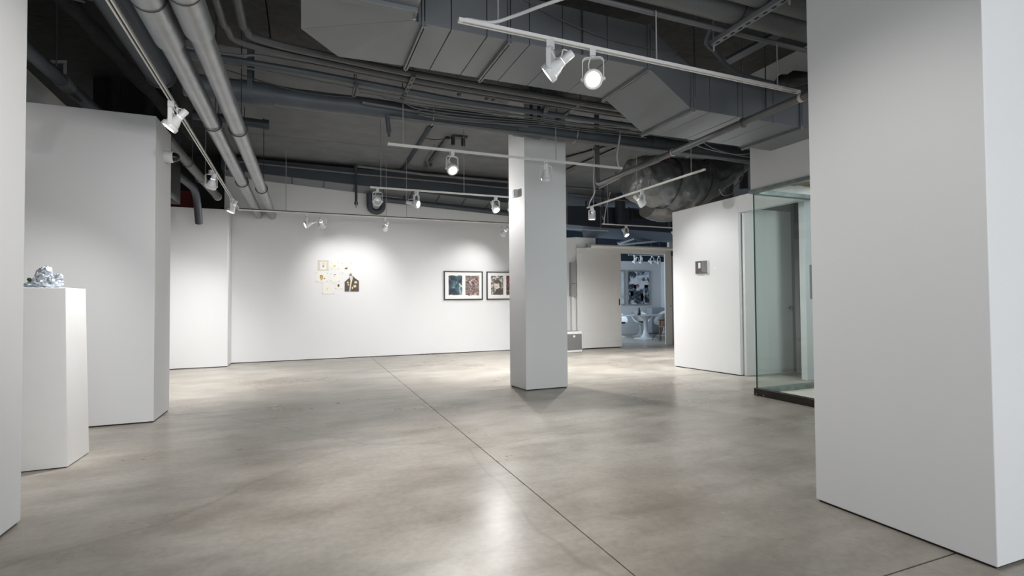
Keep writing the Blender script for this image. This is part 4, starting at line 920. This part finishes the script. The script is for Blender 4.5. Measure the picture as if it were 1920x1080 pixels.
def tulip_chair(label, x, y, rz):
    t = thing('tulip_chair', label, 'chair', (x, y, 0), rz, 'tulip chairs around the far table')
    shell(.43, .29, .40, .22, 'tulip', t)
    MB().lathe(tulip_base(.25, .43, .034), 24).build('pedestal_base', 'tulip', t, local=True)
    MB().lathe([(0, .436), (.20, .436), (.225, .455), (.215, .475), (0, .485)], 24).build('cushion', 'cushion', t, local=True)
tulip_chair('white tulip chair with dark cushion behind the left end of the far table', 9.33, 13.98, math.radians(180))
tulip_chair('white tulip chair behind the middle of the far table', 10.20, 14.02, math.radians(170))
tulip_chair('white tulip chair behind the right end of the far table', 10.92, 13.75, math.radians(115))
# wire-leg shell chair
t = thing('shell_chair', 'grey moulded shell chair with dark wire legs at the table', 'chair', (9.78, 12.33, 0), math.radians(-6))
shell(.44, .28, .38, .20, 'shell', t)
for sx in (-1, 1):
    for sy in (-1, 1):
        MB().tube([(sx*.10, sy*.10, .43), (sx*.24, sy*.23, 0)], .008, 8).build('leg', 'wire', t, local=True)
    MB().tube([(sx*.10, -.10, .43), (sx*.22, .20, .05)], .005, 6).build('brace', 'wire', t, local=True)
    MB().tube([(sx*.10, .10, .43), (sx*.22, -.20, .05)], .005, 6).build('brace', 'wire', t, local=True)
# wooden armchair nearest the door
t = thing('wooden_armchair', 'brown wooden armchair nearest the doorway in the far room', 'chair', (9.63, 11.80, 0), math.radians(0))
for x in (-.20, .28):
    for y in (-.20, .26):
        MB().tube([(x, y, 0), (x*.96, y*.96, .60)], [.018, .026], 10).build('leg', 'wood', t, local=True)
MB().box((-.22, -.22, .40), (.30, .28, .445)).build('seat', 'wood', t, local=True, bevel=.01)
for y in (-.20, .26): MB().box((-.24, y-.03, .585), (.32, y+.03, .615)).build('arm', 'wood', t, local=True, bevel=.008)
for y in (-.20, .26): MB().tube([(-.195, y, .20), (.27, y, .20)], .013, 8).build('stretcher', 'wood', t, local=True)
MB().box((.26, -.2, .60), (.30, .26, .78)).build('back_rail', 'wood', t, local=True, bevel=.01)
# things on the table
t = thing('bottle', 'black bottle standing on the white far table', 'bottle', (9.30, 12.85, .722))
MB().lathe([(0, 0), (.045, 0), (.048, .01), (.048, .13), (.030, .16), (.026, .17), (.026, .19)], 16).build('bottle_body', 'bottle', t, local=True)
MB().lathe([(.030, .19), (.030, .222), (0, .225)], 14).build('cap', 'bottle', t, local=True)
for k, (x, y, rz, lab) in enumerate([(9.08, 12.78, .3, 'left of the bottle'), (9.50, 12.82, -.2, 'right of the bottle')]):
    t = thing('papers', 'small stack of papers on the far table '+lab, 'papers', (x, y, .722), rz)
    MB().box((-.13, -.1, 0), (.13, .1, .012)).build('paper_stack', 'ink' if k == 0 else 'paper', t, local=True)
    MB().box((-.10, -.08, .012), (.11, .08, .018)).build('top_sheet', 'paper', t, local=True)
t = thing('laptop', 'white open laptop at the left of the far table', 'laptop', (8.86, 13.15, .722), math.radians(25))
MB().box((-.16, -.11, 0), (.16, .11, .016)).build('base', 'tulip', t, local=True, bevel=.004)
MB().hexa([(-.16, .10, .016), (.16, .10, .016), (.16, .112, .016), (-.16, .112, .016)], [(-.16, .16, .22), (.16, .16, .22), (.16, .172, .22), (-.16, .172, .22)]).build('screen', 'tulip', t, local=True)
t = thing('sideboard', 'pale grey board standing right of the far table', 'cabinet', (11.55, 14.8, 0))
MB().box((11.16, 14.7, .02), (11.82, 15.0, .90)).build('carcass', 'cabinet', t, bevel=.006)
for k in range(2): MB().box((11.18+.32*k, 14.685, .06), (11.485+.32*k, 14.70, .86)).build('door', 'cabinet', t, bevel=.003)
